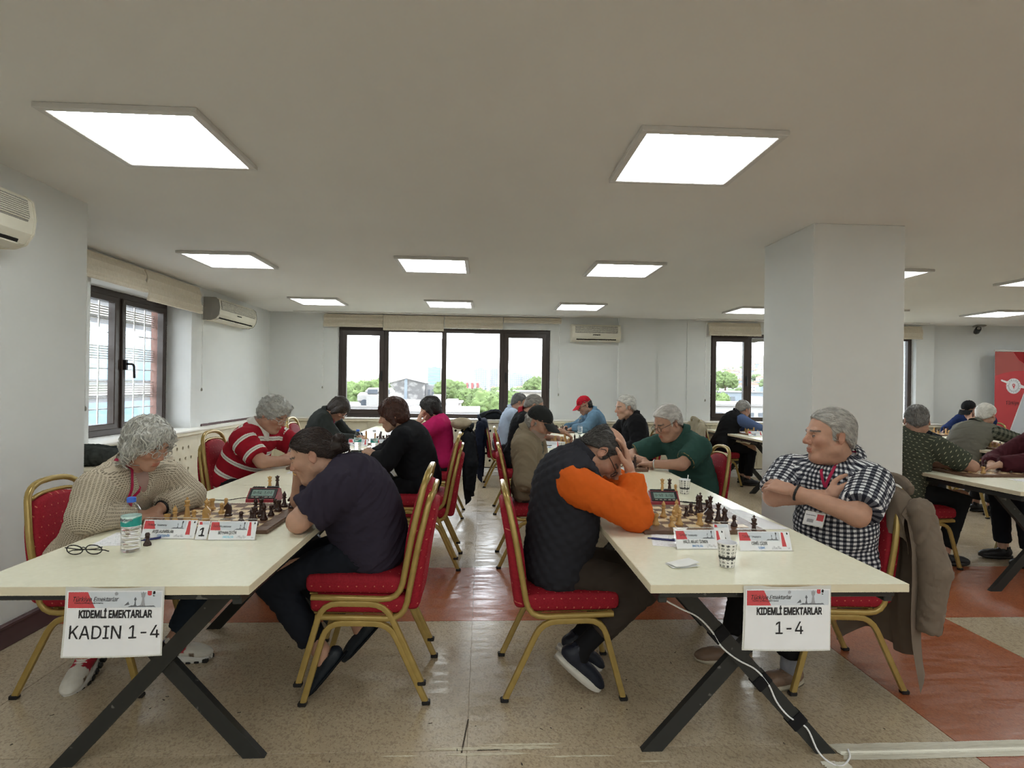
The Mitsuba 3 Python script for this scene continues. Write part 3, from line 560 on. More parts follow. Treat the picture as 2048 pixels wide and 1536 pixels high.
clock(-1.18, 3.215, .0, 'red and black chess clock behind the first women board', 'clock_red'); clock(1.02, 3.185, -.06, 'red and black chess clock behind the first men board', 'clock_red')
clock(-1.05, 5.0, 0, 'chess clock on the second women table', 'plastic_black'); clock(1.0, 5.02, 0, 'chess clock behind the beige jacket man\'s board', 'plastic_black'); clock(3.72, 4.80, .1, 'chess clock beside the elbow of the olive shirt man', 'plastic_black')
def card(x, y, rz, name, city, ccol, label, w=.225, detailed=True, tilt=.50, group='name cards in clear holders'):
    """A slanted printed card in a bent clear holder; local x runs along the card, it faces -y."""
    t = thing('name_card', label, 'name card', group); h = .074; M = mat((x, y, TZ+.001), rz)
    c, s = math.cos(tilt), math.sin(tilt); S = np.eye(4); S[:3, :3] = np.array([[1, 0, 0], [0, s, -c], [0, c, s]]); S[:3, 3] = (-w/2, 0, .003); S = M@S
    hold = sweep(np.array([(0, -.002, .001), (0, 0, .0015), (0, (h+.014)*s, (h+.014)*c), (0, (h+.014)*s+.003, (h+.014)*c), (0, .008, .0012), (0, .075, .0012)]), [(-w/2-.004, -.0002), (w/2+.004, -.0002), (w/2+.004, .0002), (-w/2-.004, .0002)], up=(0, 0, 1)) if False else None
    q = lambda a, b: np.array([[-w/2-.005, a[0], a[1]], [w/2+.005, a[0], a[1]], [w/2+.005, b[0], b[1]], [-w/2-.005, b[0], b[1]]])
    V = np.vstack([q((-.001, .0012), ((h+.012)*s-.001, (h+.012)*c)), q((-.001, .0012), (.07, .0012))]); Fc = np.array([[0, 1, 2], [0, 2, 3], [4, 6, 5], [4, 7, 6]])
    add(t, 'clear_holder', xf(trimesh.Trimesh(V, Fc, process=False), M), 'acrylic')
    add(t, 'holder_rim', xf(cat(box(-w/2-.005, w/2+.005, -.003, .0, 0, .002), xf(box(-w/2-.005, w/2+.005, -.0008, .0008, -.0008, .0008), mat((0, (h+.012)*s, (h+.012)*c)))), M), 'rim_clear')
    add(t, 'sheet', xf(box(0, w, 0, h, 0, .0006), S), 'paper')
    def fl(m, dz): m = m.copy(); m.apply_translation((0, 0, dz)); return xf(m, S)
    P = lambda pts: extrude(Polygon(pts), .0003)
    if w < .1:
        add(t, 'header', fl(P([(.004, h*.80), (w-.004, h*.80), (w-.004, h-.003), (.004, h-.003)]), .0007), 'paper_grey'); add(t, 'red_mark', fl(P([(.004, h*.80), (.018, h*.80), (.014, h-.003), (.004, h-.003)]), .0011), 'print_red')
        m = text(name, .034, True); m.apply_translation((w/2, .012, .0007)); add(t, 'number', xf(m, S), 'print_black'); return t
    add(t, 'header', fl(P([(.002, h*.50), (w*.80, h*.50), (w*.80, h-.003), (.002, h-.003)]), .0007), 'paper_grey')
    add(t, 'red_mark', fl(P([(.003, h*.50), (w*.235, h*.50), (w*.175, h-.004), (.003, h-.004)]), .0011), 'print_red')
    add(t, 'side_red', fl(P([(w*.82, h*.20), (w*.905, h*.20), (w*.875, h-.004), (w*.835, h-.004)]), .0011), 'print_red')
    if not detailed:
        add(t, 'name', fl(P([(w*.22, h*.31), (w*.55, h*.31), (w*.55, h*.43), (w*.22, h*.43)]), .0009), 'print_black'); add(t, 'city', fl(P([(w*.34, h*.08), (w*.50, h*.08), (w*.50, h*.18), (w*.34, h*.18)]), .0009), ccol); return t
    def tx(s_, hh, px, py, b=False, sq=1.0, dz=.0012): m = text(s_, hh, b, sq); m.apply_translation((px, py, dz)); return xf(m, S)
    add(t, 'title', cat(tx('Türkiye', .0085, w*.15, h*.68, sq=.8), tx('Emektarlar', .0075, w*.35, h*.66, sq=.75)), 'print_black')
    add(t, 'name', tx(name, .0115, w*.39, h*.29, True, .62, .0008), 'print_black'); add(t, 'city', tx(city, .0085, w*.42, h*.08, True, .8, .0008), ccol)
    add(t, 'ratings', cat(tx('1754', .006, w*.66, h*.07, dz=.0008), tx('1786', .006, w*.75, h*.07, dz=.0008), tx('UKD', .003, w*.66, h*.17, dz=.0008), tx('ELO', .003, w*.75, h*.17, dz=.0008), tx('TSF', .004, w*.94, h*.08, dz=.0008)), 'ink_soft')
    chess = [Polygon([(0, 0), (.052, 0), (.045, .004), (.008, .004)])]
    pn = Polygon([(0, 0), (.007, 0), (.0045, .006), (.004, .012), (.006, .015), (.0035, .019), (.001, .015), (.003, .012), (.0025, .006)])
    add(t, 'chess_drawing', cat(fl(xf(extrude(chess[0], .0003), mat((w*.53, h*.53, 0))), .0011), fl(xf(extrude(pn, .0003), mat((w*.63, h*.56, 0))), .0012), fl(xf(extrude(pn, .0003), mat((w*.71, h*.6, 0), 0, 0, 0, 1.15)), .0012)), 'print_grey')
    add(t, 'badges', cat(fl(P([(w*.72, h*.85), (w*.745, h*.85), (w*.745, h*.94), (w*.72, h*.94)]), .0011), fl(P([(w*.94, h*.84), (w*.965, h*.84), (w*.965, h*.94), (w*.94, h*.94)]), .0011)), 'print_black')
    return t
mat_def('rim_clear', (.62, .63, .60), .15, .6)
card(-1.277, 2.425, -.03, 'AYŞE ALPARSLAN', 'ESKİŞEHİR', 'print_blue', 'white name card with a blue city line behind the water bottle', w=.215, tilt=.42)
card(-1.138, 2.412, .0, '1', '', 'print_black', 'small card with the number 1 between two name cards', w=.046); card(-1.013, 2.405, .0, 'BEYHAN ÇETİN', 'ANTALYA', 'print_cyan', 'white name card right of the number 1 card on the left table', w=.186, tilt=.42)
card(.888, 2.27, .02, 'HALİL NEJAT ÖZMEN', 'ANTALYA', 'print_blue', 'white name card behind the nearer paper cup', w=.205, tilt=.42); card(1.022, 2.375, .0, '1', '', 'print_black', 'small number card half hidden behind the paper cup', w=.066); card(1.14, 2.245, -.02, 'CEMİL ÇİÇEK', 'UŞAK', 'print_blue', 'white name card at the right of the nearer paper cup', w=.21, tilt=.42)
for x, y, w_, l in ((-1.10, 4.10, .2, 'white name card on the second women table, left'), (-1.0, 6.0, .2, 'white name card behind the second bottle of the women row'), (-1.27, 6.0, .2, 'white name card under the far women board'), (.96, 4.07, .22, 'white name card before the folded hands of the green polo man'), (.72, 5.95, .2, 'white name card before the black polo man\'s hand'), (1.05, 5.95, .2, 'white name card behind the bald head of the orange sweater man'),
                   (3.72, 7.65, .2, 'white name card at the table behind the pillar'), (6.60, 7.55, .2, 'white name card before the man in the black cap, left one'), (6.98, 7.58, .2, 'white name card before the man in the black cap, right one')):
    card(x, y, 0, '', '', 'print_blue', l, w=w_, detailed=False)
def sheet_paper(x, y, rz, w, h, label, lines=True, z=None):
    t = thing('score_sheet', label, 'paper sheet', 'loose score sheets'); M = mat((x, y, z or TZ+.0006), rz)
    add(t, 'paper', xf(box(-w/2, w/2, -h/2, h/2, 0, .0006), M), 'paper')
    if lines: add(t, 'ruling', xf(cat([box(-w*.42, w*.42, -h*.42+h*.06*i, -h*.42+h*.06*i+.0008, .0007, .0009) for i in range(15)]), M), 'ink_soft')
sheet_paper(-1.455, 2.43, .1, .15, .21, 'score sheet under the arm of the checked blazer woman'); sheet_paper(.80, 2.40, -.25, .148, .19, 'score sheet with a blue pen on it'); sheet_paper(1.30, 2.80, .12, .21, .42, 'large white score sheet beside the right end of the first men board', lines=False)
sheet_paper(1.27, 3.05, .05, .15, .21, 'score sheet by the pen behind the first men board'); sheet_paper(-1.28, 4.25, .0, .21, .15, 'score sheet on the second women table'); sheet_paper(-.95, 5.05, 0, .2, .14, 'score sheet beside the black sweater woman'); sheet_paper(4.02, 4.03, .2, .21, .15, 'score sheet on the table of the olive shirt man'); sheet_paper(.78, 6.9, 0, .2, .28, 'score sheet near the black polo man'); sheet_paper(-1.0, 6.85, .1, .2, .28, 'score sheet near the woman in pink')
def pen(p0, p1, m, label):
    t = thing('pen', label, 'pen'); p0, p1 = np.array(p0), np.array(p1); d = p1-p0
    add(t, 'barrel', sweep_rmf([p0+d*.12, p0+d*.15, p1-d*.02, p1], circle(.0045, 8)), m, True); add(t, 'tip', sweep_rmf([p0, p0+d*.06, p0+d*.12], circle(.0028, 8)), m, True); add(t, 'clip', sweep_rmf([p0+d*.68+[0, 0, .0055], p1+[0, 0, .006]], circle(.0013, 5)), 'plastic_black')
mat_def('pen_blue', (.01, .015, .11), .3, .5)
pen((.712, 2.425, TZ+.006), (.85, 2.375, TZ+.006), 'pen_blue', 'blue pen on the score sheet by the orange sleeve'); pen((1.12, 3.20, TZ+.006), (1.26, 3.12, TZ+.006), 'plastic_black', 'black pen behind the first men board'); pen((-1.36, 2.38, TZ+.006), (-1.27, 2.46, TZ+.006), 'pen_blue', 'dark blue pen behind the water bottle')
# water bottles
def bottle(x, y, label, h=.222, cap='cap_blue', lab=True):
    t = thing('water_bottle', label, 'bottle', 'clear water bottles'); M = mat((x, y, TZ+.0008)); r = .0335
    prof = [(.0001, .006), (.018, .004), (.028, 0), (r-.001, .006)]
    z = .012
    for i in range(6): prof += [(r, z), (r, z+.011), (r-.0022, z+.0145)]; z += .0168
    prof += [(r, z), (r, z+.05), (r-.001, z+.056), (.030, z+.068), (.022, z+.083), (.0145, z+.092), (.013, z+.095), (.013, z+.105)]
    k = h/(z+.118); prof = [(a, b*k) for a, b in prof]
    add(t, 'shell', xf(lathe(prof, 28), M), 'clear_plastic', 35)
    wl = [(.0001, .0085)]+[(a-.0012, b+.001) for a, b in prof[1:] if b < (z+.028)*k]; wl.append((.0001, wl[-1][1])); add(t, 'water', xf(lathe(wl, 28), M), 'water', 35)
    add(t, 'cap', xf(lathe([(.0001, h), (.0135, h), (.0155, h-.003), (.0155, h-.018), (.0001, h-.018)], 20), M), cap, 40)
    if lab:
        q = add(t, 'label_band', xf(lathe([(r+.0004, z*k), (r+.0004, (z+.042)*k)], 28), M), 'label_green', True)
        tx = text('Badem', .011, True); v = tx.vertices.copy(); an = v[:, 0]/r-math.pi/2-.1; rr = r+.0007+v[:, 2]; tx.vertices = np.stack([rr*np.cos(an), rr*np.sin(an), v[:, 1]+(z+.023)*k], 1); add(q, 'lettering', xf(tx, M), 'print_grey')
mat_def('cap_blue', (.035, .13, .60), .35, .5); mat_def('label_green', proc(lambda p, n, uv: mix((.02, .28, .25), (.62, .80, .79), smoothstep(-.004, .004, p.z-TZ-.128+.010*dr.sin(p.x*70)+.004*noise(p.x*160, p.y*160, p.z*160)))), .4)
bottle(-1.318, 2.25, 'clear water bottle with a blue cap and green label, on the left front table', h=.205); bottle(-1.14, 5.38, 'tall clear bottle beside the far women board'); bottle(-.98, 5.33, 'green labelled bottle at the hand of the black sweater woman', cap='paper'); bottle(1.33, 7.75, 'clear bottle in front of the red cap man', lab=False, cap='plastic_grey')
bottle(-.80, 3.24, 'clear bottle half hidden by the forearm of the woman in navy', h=.205)
# cups, napkin, glasses
def cup_pat(p, n, uv):
    u, v = uv.x*11, uv.y*7; iu, iv = dr.floor(u), dr.floor(v); a, b = u-iu-.5, v-iv-.5; r = cell_rand(iu, iv, 3)
    ca, sa = dr.cos(r*6.3), dr.sin(r*6.3); x, y = ca*a-sa*b, sa*a+ca*b; d = dr.sqrt(x*x+y*y)
    ring = (dr.abs(d-.26) < .06) & (r > .35); fill = (x*x*3+y*y < .06) & (r < .6); bar = (dr.abs(y) < .05) & (dr.abs(x) < .32) & (r > .75)
    band = (v > 2.55) & (v < 3.25)
    return dr.select(band | ring | fill | bar, mi.Color3f(.03, .03, .03), mi.Color3f(.78, .77, .72))
mat_def('cup_print', proc(cup_pat), .6)
def cup(x, y, label, spoon=False):
    t = thing('paper_cup', label, 'paper cup', 'printed paper cups'); M = mat((x, y, TZ+.001)); m = lathe([(.0255, .001), (.0285, .03), (.0315, .06), (.0345, .086)], 32); v = m.vertices
    n = 33; V, U, Fc = [], [], []
    for i in range(n):
        a = -math.pi/2-.01+2*math.pi*i/(n-1)
        for r, z in ((.0255, .001), (.0300, .045), (.0345, .086)): V.append((r*math.cos(a), r*math.sin(a), z)); U.append((i/(n-1), z/.086))
    for i in range(n-1):
        for q in range(2): a = i*3+q; Fc += [(a, a+3, a+4), (a, a+4, a+1)]
    mm = trimesh.Trimesh(np.array(V), np.array(Fc), process=False); add(t, 'wall', xf(mm, M), 'cup_print', True, uv=np.array(U))
    add(t, 'inside', xf(lathe([(.0001, .004), (.0245, .004), (.0338, .0855)], 28), M), 'paper', 40); add(t, 'rim', xf(lathe([(.0345+.0018*math.cos(a), .087+.0018*math.sin(a)) for a in np.arange(9)*math.pi/4], 28), M), 'paper', True)
    if spoon: add(t, 'stirrer', sweep_rmf([(x+.01, y, TZ+.02), (x+.024, y+.005, TZ+.115)], rrect(.006, .0015, .0006, 1)), 'paper')
cup(.897, 2.055, 'patterned paper cup with a black band, nearer one by the name card'); cup(1.24, 3.46, 'patterned paper cup with a stirrer beside the chess clock', True); cup(.80, 5.72, 'paper cup behind the beige jacket man')
mat_def('tissue', (.78, .79, .78), .9, .1)
V = []; nx, ny = 9, 7
def fold_layer(z, dx, w, h, rz, curl):
    g = np.array([[(i/(nx-1)-.5)*w, (j/(ny-1)-.5)*h] for i in range(nx) for j in range(ny)]); zz = z+curl*(g[:, 0]/w+.5)**2*.9+.0012*np.sin(g[:, 0]*70+g[:, 1]*40)
    f = [(i*ny+j, (i+1)*ny+j, (i+1)*ny+j+1) for i in range(nx-1) for j in range(ny-1)]+[(i*ny+j, (i+1)*ny+j+1, i*ny+j+1) for i in range(nx-1) for j in range(ny-1)]
    return xf(trimesh.Trimesh(np.stack([g[:, 0]+dx, g[:, 1], zz], 1), np.array(f), process=False), mat((.735, 2.065, TZ+.001), rz))
t = thing('paper_napkin', 'folded white paper napkin lying left of the paper cup', 'napkin')
add(t, 'lower_fold', cat(fold_layer(.0005, 0, .105, .066, .12, .006), fold_layer(.002, -.003, .10, .06, .2, .006)), 'tissue', True); add(t, 'upper_fold', cat(fold_layer(.006, .003, .098, .064, .28, .009), fold_layer(.007, .002, .098, .064, .28, .010)), 'tissue', True)
t = thing('eyeglasses', 'black folded eyeglasses lying on the front left corner of the left table', 'eyeglasses'); GX, GY = -1.452, 2.20
lens = lambda cx: [(cx+.027*math.cos(a)*(1.0+.1*math.cos(a)), 0, .024+.020*math.sin(a)) for a in np.arange(20)*math.pi/10]
gM = mat((GX, GY, TZ+.0015), .05, .35)
for cx in (-.033, .033): k = add(t, 'rim', xf(sweep_rmf(lens(cx), circle(.0021, 6), True), gM), 'plastic_black', True); add(k, 'lens', xf(trimesh.Trimesh(np.array(lens(cx)+[(cx, 0, .024)]), np.array([(i, (i+1) % 20, 20) for i in range(20)]), process=False), gM), 'acrylic')
add(t, 'bridge', xf(sweep_rmf([(-.008, 0, .030), (0, .002, .034), (.008, 0, .030)], circle(.002, 6)), gM), 'plastic_black', True)
for s, a in ((1, 2.65), (-1, .42)):
    add(t, 'temple', xf(sweep_rmf([(s*.064, .003, .032), (s*.060-s*.03, .012, .018), (s*.06-s*.115, .022, .006), (s*.06-s*.13, .024, -.002)], circle(.002, 6)), gM), 'plastic_black', True)
# ------------------------------------------------------------------ paper signs at the table ends
def sign(x0, z1, y, w, h, big, bh, label, curl, lean):
    t = thing('paper_sign', label, 'paper sign', 'laminated group signs')
    def bend(m, dy):
        v = m.vertices.copy(); px, pz = v[:, 0]/w, -v[:, 1]/h
        yy = y-.003-dy-v[:, 2]-curl*.016*np.clip(pz, 0, 1)**2*(1-px)-.006*np.sin(px*3.1)*pz; m = m.copy(); m.vertices = np.stack([x0+v[:, 0]+lean*pz*h, yy, z1+v[:, 1]], 1); return m
    def grid(a, b, c, d, nx=14, ny=10):
        g = np.array([[a+(b-a)*i/nx, c+(d-c)*j/ny, 0] for i in range(nx+1) for j in range(ny+1)]); f = []
        for i in range(nx):
            for j in range(ny): q = i*(ny+1)+j; f += [(q, q+ny+1, q+ny+2), (q, q+ny+2, q+1)]
        return trimesh.Trimesh(g, np.array(f), process=False)
    P = lambda pts: extrude(Polygon(pts), .0002)
    add(t, 'sleeve', bend(grid(-.007, w+.004, -h-.005, .012), -.0012), 'rim_clear', True); add(t, 'sheet', bend(grid(0, w, -h, 0), 0), 'paper', True)
    hd = h*.265
    add(t, 'header', bend(grid(.004, w-.004, -hd, -.004, 14, 4), .0004), 'paper_grey', True); rp = [(.004, -hd), (w*.297, -hd), (w*.213, -.004), (.004, -.004)]
    rm = trimesh.Trimesh(np.array([[a+(b-a)*u, zz, 0] for u in np.linspace(0, 1, 6) for a, b, zz in [(.004, .004+(w*.297-.004)-(w*.084)*k/4, -hd+(hd-.004)*k/4) for k in range(5)]]), np.array([f for i in range(5) for j in range(4) for f in ((i*5+j, (i+1)*5+j, (i+1)*5+j+1), (i*5+j, (i+1)*5+j+1, i*5+j+1))]), process=False)
    add(t, 'red_mark', bend(rm, .0008), 'print_red', True)
    def tx(s_, hh, px, py, b=False, sq=1.0, sh=0.0):
        m = text(s_, hh, b, sq, .0003); v = m.vertices.copy(); v[:, 0] += sh*v[:, 1]; m.vertices = v; m.apply_translation((px, py, 0)); return bend(m, .0012)
    add(t, 'title', cat(tx('Türkiye', .0145, w*.155, -h*.165, False, .85, .25), tx('Emektarlar', .0135, w*.405, -h*.162, False, .80, .25), tx('TÜRKİYE SATRANÇ ŞAMPİYONASI', .0042, w*.23, -h*.20, False, .9)), 'print_black')
    add(t, 'heading', tx('KIDEMLİ EMEKTARLAR', .0225, w*.515, -h*.415, 2, .64), 'print_black'); add(t, 'group_line', tx(big, bh, w*.515, -h*.735, False, .92), 'print_black')
    pn = [(0, 0), (.016, 0), (.011, .012), (.0095, .026), (.014, .032), (.008, .042), (.002, .032), (.0065, .026), (.005, .012)]
    tower = [(0, 0), (.016, 0), (.013, .010), (.0105, .026), (.014, .030), (.016, .046), (.012, .040), (.008, .047), (.004, .040), (0, .046), (.002, .030), (.0055, .026), (.003, .010)]
    def dr_(pts, px, py, k=1.0): m = P([(a*k, b*k) for a, b in pts]); m.apply_translation((px, py, 0)); return bend(m, .0010)
    add(t, 'chess_drawing', cat(dr_(pn, w*.695, -h*.25, .72), dr_([(0, 0), (.085, 0), (.08, .004), (.055, .003), (.045, .006), (.03, .003), (.012, .005)], w*.635, -h*.252), dr_([(0, 0), (.016, .003), (.012, .012), (.006, .006)], w*.60, -h*.23)), 'print_grey'); add(t, 'tower_drawing', dr_(tower, w*.77, -h*.235, .95), 'ink_soft')
    add(t, 'shield', dr_([(.003, 0), (.011, 0), (.0125, .004), (.0125, .014), (0, .014), (0, .004)], w*.84, -h*.075), 'print_red'); add(t, 'club_mark', cat(dr_([(0, .004), (.006, .002), (.008, .008), (.006, .013), (.001, .012)], w*.895, -h*.07), dr_([(0, 0), (.006, -.001), (.005, .002), (.001, .003)], w*.897, -h*.085)), 'print_black'); add(t, 'seal', dr_([(.0055+.0055*math.cos(a), .0055+.0055*math.sin(a)) for a in np.arange(12)*.5236], w*.495, -h*.075), 'ink_soft')
    add(t, 'tape', trimesh.Trimesh(np.array([(x0+w*a_, y_, z_) for a_, y_, z_ in ((.1, y-.0016, z1-.02), (.95, y-.0016, z1-.02), (.95, y-.0016, TZ+.0008), (.1, y-.0016, TZ+.0008))]), np.array([(0, 1, 2), (0, 2, 3)]), process=False), 'tape_clear')
scene['tape_clear'] = {'type': 'thindielectric', 'int_ior': 1.3}
sign(-1.281, .741, 1.868, .289, .200, 'KADIN 1-4', .040, 'white laminated sign reading KADIN 1-4 hanging from the left table', .6, -.03); sign(.877, .738, 1.863, .286, .200, '1-4', .041, 'white laminated sign reading only 1-4 hanging from the right table', -.5, .0)
# cable down the right table leg, floor tape
t = thing('white_cable', 'thin white cable taped down the crossed leg of the right table', 'cable')
add(t, 'wire', sweep_rmf(curve([(.655, 2.151, .725)]+[(.70+.64*q_-.045*max(0, 1-q_*2)-.012*math.sin(q_*19), 2.149, .70-.70*q_-.04*max(0, 1-q_*2)-.010*math.sin(q_*19)) for q_ in np.linspace(.06, .86, 11)]+[ (1.29, 2.13, .03), (1.315, 2.10, .006), (1.35, 2.075, .005), (1.41, 2.12, .006), (1.43, 2.16, .012)], 6), circle(.0035, 6)), 'paper', True)
for q_ in (.34, .60, .82): add(t, 'black_tape', xf(box(-.024, .024, -.008, .038, -.033, .033, .004), mat((.70+.64*q_, 2.154, .70-.70*q_), 0, 0, math.atan2(.70, .64))), 'black_fabric')
t = thing('floor_tape', 'wide pale tape strip over a cable on the floor at lower right', 'tape strip')
def strip(x0, x1, y0, w, seed, zb=.0006, ridge=.0):
    n = 60; r = np.random.default_rng(seed); V = []
    prof = [-.5, -.25, -.08, 0, .08, .25, .5]
    for i in range(n):
        x = x0+(x1-x0)*i/(n-1); j = [r.normal(0, .0012) for _ in prof]
        for q, f in enumerate(prof): V.append((x+(.004*r.normal() if i in (0, n-1) else 0), y0+w*f+(j[q] if q in (0, 6) else 0)+.004*math.sin(x*3), zb+ridge*math.exp(-(f/.12)**2)+(.0006*r.random())))
    k = len(prof); f = [t_ for i in range(n-1) for q in range(k-1) for t_ in ((i*k+q, (i+1)*k+q, (i+1)*k+q+1), (i*k+q, (i+1)*k+q+1, i*k+q+1))]
    return trimesh.Trimesh(np.array(V), np.array(f), process=False)
mat_def('tape_cream', proc(lambda p, n, uv: mix((.50, .48, .40), (.66, .64, .55), fbm(p.x*30, p.y*160, 0., 3))), .4); mat_def('tape_core', (.74, .73, .64), .4)
add(t, 'film', strip(1.385, 3.1, 2.166, .098, 3, .0012, .006), 'tape_cream', True); add(t, 'cable_bulge', strip(1.39, 3.1, 2.158, .028, 4, .0030, .0055), 'tape_core', True); add(t, 'loose_end', cat(strip(1.29, 1.345, 2.085, .05, 5, .003), strip(1.33, 1.385, 2.075, .05, 6, .006)), 'tape_core', True)
mat_def('glue_mark', proc(lambda p, n, uv: mix((.46, .41, .30), (.62, .58, .46), noise(p.x*90, p.y*300, 1.))), .5)
def scrap(x0, x1, y, w, seed):
    r = np.random.default_rng(seed); n = 26; up, dn = [], []
    for i in range(n):
        x = x0+(x1-x0)*i/(n-1); e = min(1, 4*min(i, n-1-i)/(n-1)+.15); up.append((x, y+w*.5*e*(.6+.6*r.random()))); dn.append((x, y-w*.5*e*(.5+.7*r.random())))
    return xf(extrude(Polygon(up+dn[::-1]).buffer(0), .0008), mat((0, 0, .0003)))
tag(add(None, 'tape_residue', cat(scrap(-.18, .30, 2.225, .022, 1), scrap(-.12, .20, 2.19, .016, 2), scrap(.02, .33, 2.245, .014, 3)), 'glue_mark'), 'torn pale tape residue across the aisle floor near the viewer', 'tape residue')
tag(add(None, 'tape_residue', cat(scrap(-.36, -.22, 2.188, .008, 4), scrap(.25, .52, 2.168, .010, 5)), 'glue_mark'), 'thin pale scraps of tape at both sides of the torn residue', 'tape residue')
tag(add(None, 'tape_residue', scrap(.60, .72, 2.13, .008, 7), 'glue_mark'), 'short pale tape scrap beside the foot of the right table', 'tape residue')
r = np.random.default_rng(11)
lit = []
for i in range(46):
    x, y = r.uniform(-1.9, 1.75), r.uniform(2.05, 3.3); a = r.uniform(0, 3.1); l, w = r.uniform(.004, .016), r.uniform(.002, .006)
    lit.append(xf(box(-l/2, l/2, -w/2, w/2, .0002, .0012), mat((x, y, 0), a)))
k = add(None, 'floor_litter', cat(lit), 'litter', kind='stuff'); mat_def('litter', (.07, .055, .04), .8); labels[k] = {'label': 'tiny dark crumbs and scuffs scattered on the beige floor', 'category': 'litter', 'kind': 'stuff'}
for i, (x0, y0, x1, y1) in enumerate(((-.06, 2.20, -.04, 2.42), (.0, 2.214, .09, 2.216))):
    tag(add(None, 'scratch_mark', xf(box(0, math.hypot(x1-x0, y1-y0), -.003, .003, .0003, .0011), mat((x0, y0, 0), math.atan2(y1-y0, x1-x0))), 'litter'), ('dark scratch along the floor seam in the aisle', 'dark scratch across the torn tape residue')[i], 'scratch')
# ------------------------------------------------------------------ implicit-surface modelling of figures and cloth
V3 = lambda *a: np.array(a, float)
def unit(v): v = np.asarray(v, float); return v/max(np.linalg.norm(v), 1e-9)
class Solid:
    """A list of rounded cones and ellipsoids, blended in order; turned into one mesh by surface nets."""
    def __init__(s): s.p = []
    def cone(s, a, b, ra, rb=None, k=.02, sub=False, cut=None):
        a, b = V3(*a), V3(*b); rb = ra if rb is None else rb; r = max(ra, rb)
        s.p.append(('c', np.minimum(a, b)-r, np.maximum(a, b)+r, k, sub, (a, b, ra, rb), cut)); return s
    def chain(s, pts, rs, k=.02):
        for i in range(len(pts)-1): s.cone(pts[i], pts[i+1], rs[i], rs[i+1], k)
        return s
    def ell(s, c, r, R=None, k=.02, sub=False):
        c, r = V3(*c), V3(*r); R = np.eye(3) if R is None else R; m = np.abs(R)@r
        s.p.append(('e', c-m, c+m, k, sub, (c, r, R), None)); return s
    def plane(s, c, n, k=.004):
        """Keeps the side that n points away from."""
        s.p.append(('p', None, None, k, True, (V3(*c), unit(n)), None)); return s
    def dist(s, prim, X):
        kind, _, _, _, _, g, cut = prim
        if kind == 'c':
            a, b, ra, rb = g; ab = b-a; L = ab@ab+1e-12; t = np.clip(((X-a)@ab)/L, 0, 1)
            d = np.linalg.norm(X-(a+t[..., None]*ab), axis=-1)-(ra+(rb-ra)*t)
            if cut is not None: d = np.maximum(d, ((X-a)@ab/math.sqrt(L)-cut*math.sqrt(L)))
            return d
        if kind == 'e':
            c, r, R = g; q = (X-c)@R; k0 = np.linalg.norm(q/r, axis=-1); k1 = np.linalg.norm(q/(r*r), axis=-1); return k0*(k0-1)/np.maximum(k1, 1e-9)
        c, n = g; return (X-c)@n
    @staticmethod
    def join(F, d, k, sub):
        if sub:
            h = np.clip(.5-.5*(F+d)/k, 0, 1) if k > 0 else (F+d < 0)*1.0
            return F*(1-h)-d*h+k*h*(1-h)
        h = np.clip(.5+.5*(F-d)/max(k, 1e-6), 0, 1); return F*(1-h)+d*h-k*h*(1-h)
    def at(s, X):
        F = np.full(X.shape[:-1], .3)
        for p in s.p: F = s.join(F, (-s.dist(p, X) if p[0] == 'p' else s.dist(p, X)), p[3], p[4])
        return F
    def bounds(s): b = [p for p in s.p if p[0] != 'p' and not p[4]]; return np.min([p[1] for p in b], 0), np.max([p[2] for p in b], 0)
    def grid(s, lo, hi, h):
        n = np.maximum(np.ceil((hi-lo)/h).astype(int)+1, 2); F = np.full(n, .15); ax = [lo[i]+h*np.arange(n[i]) for i in range(3)]
        for p in s.p:
            if p[0] == 'p': sl = [slice(0, n[i]) for i in range(3)]
            else:
                m = .02+p[3]+2*h; i0 = np.clip(np.floor((p[1]-m-lo)/h).astype(int), 0, n); i1 = np.clip(np.ceil((p[2]+m-lo)/h).astype(int)+1, 0, n)
                if np.any(i1-i0 < 1): continue
                sl = [slice(i0[i], i1[i]) for i in range(3)]
            X = np.stack(np.meshgrid(*[ax[i][sl[i]] for i in range(3)], indexing='ij'), -1); d = s.dist(p, X)
            F[tuple(sl)] = s.join(F[tuple(sl)], -d if p[0] == 'p' else d, p[3], p[4])
        return F
    def mesh(s, h, lo=None, hi=None, keep=None):
        if lo is None: lo, hi = s.bounds(); lo, hi = lo-2.2*h, hi+2.2*h
        V, Q = nets(s.grid(lo, hi, h), lo, h)
        if keep is not None:
            c = V[Q].mean(1); Q = Q[keep(c)]
        return V, Q
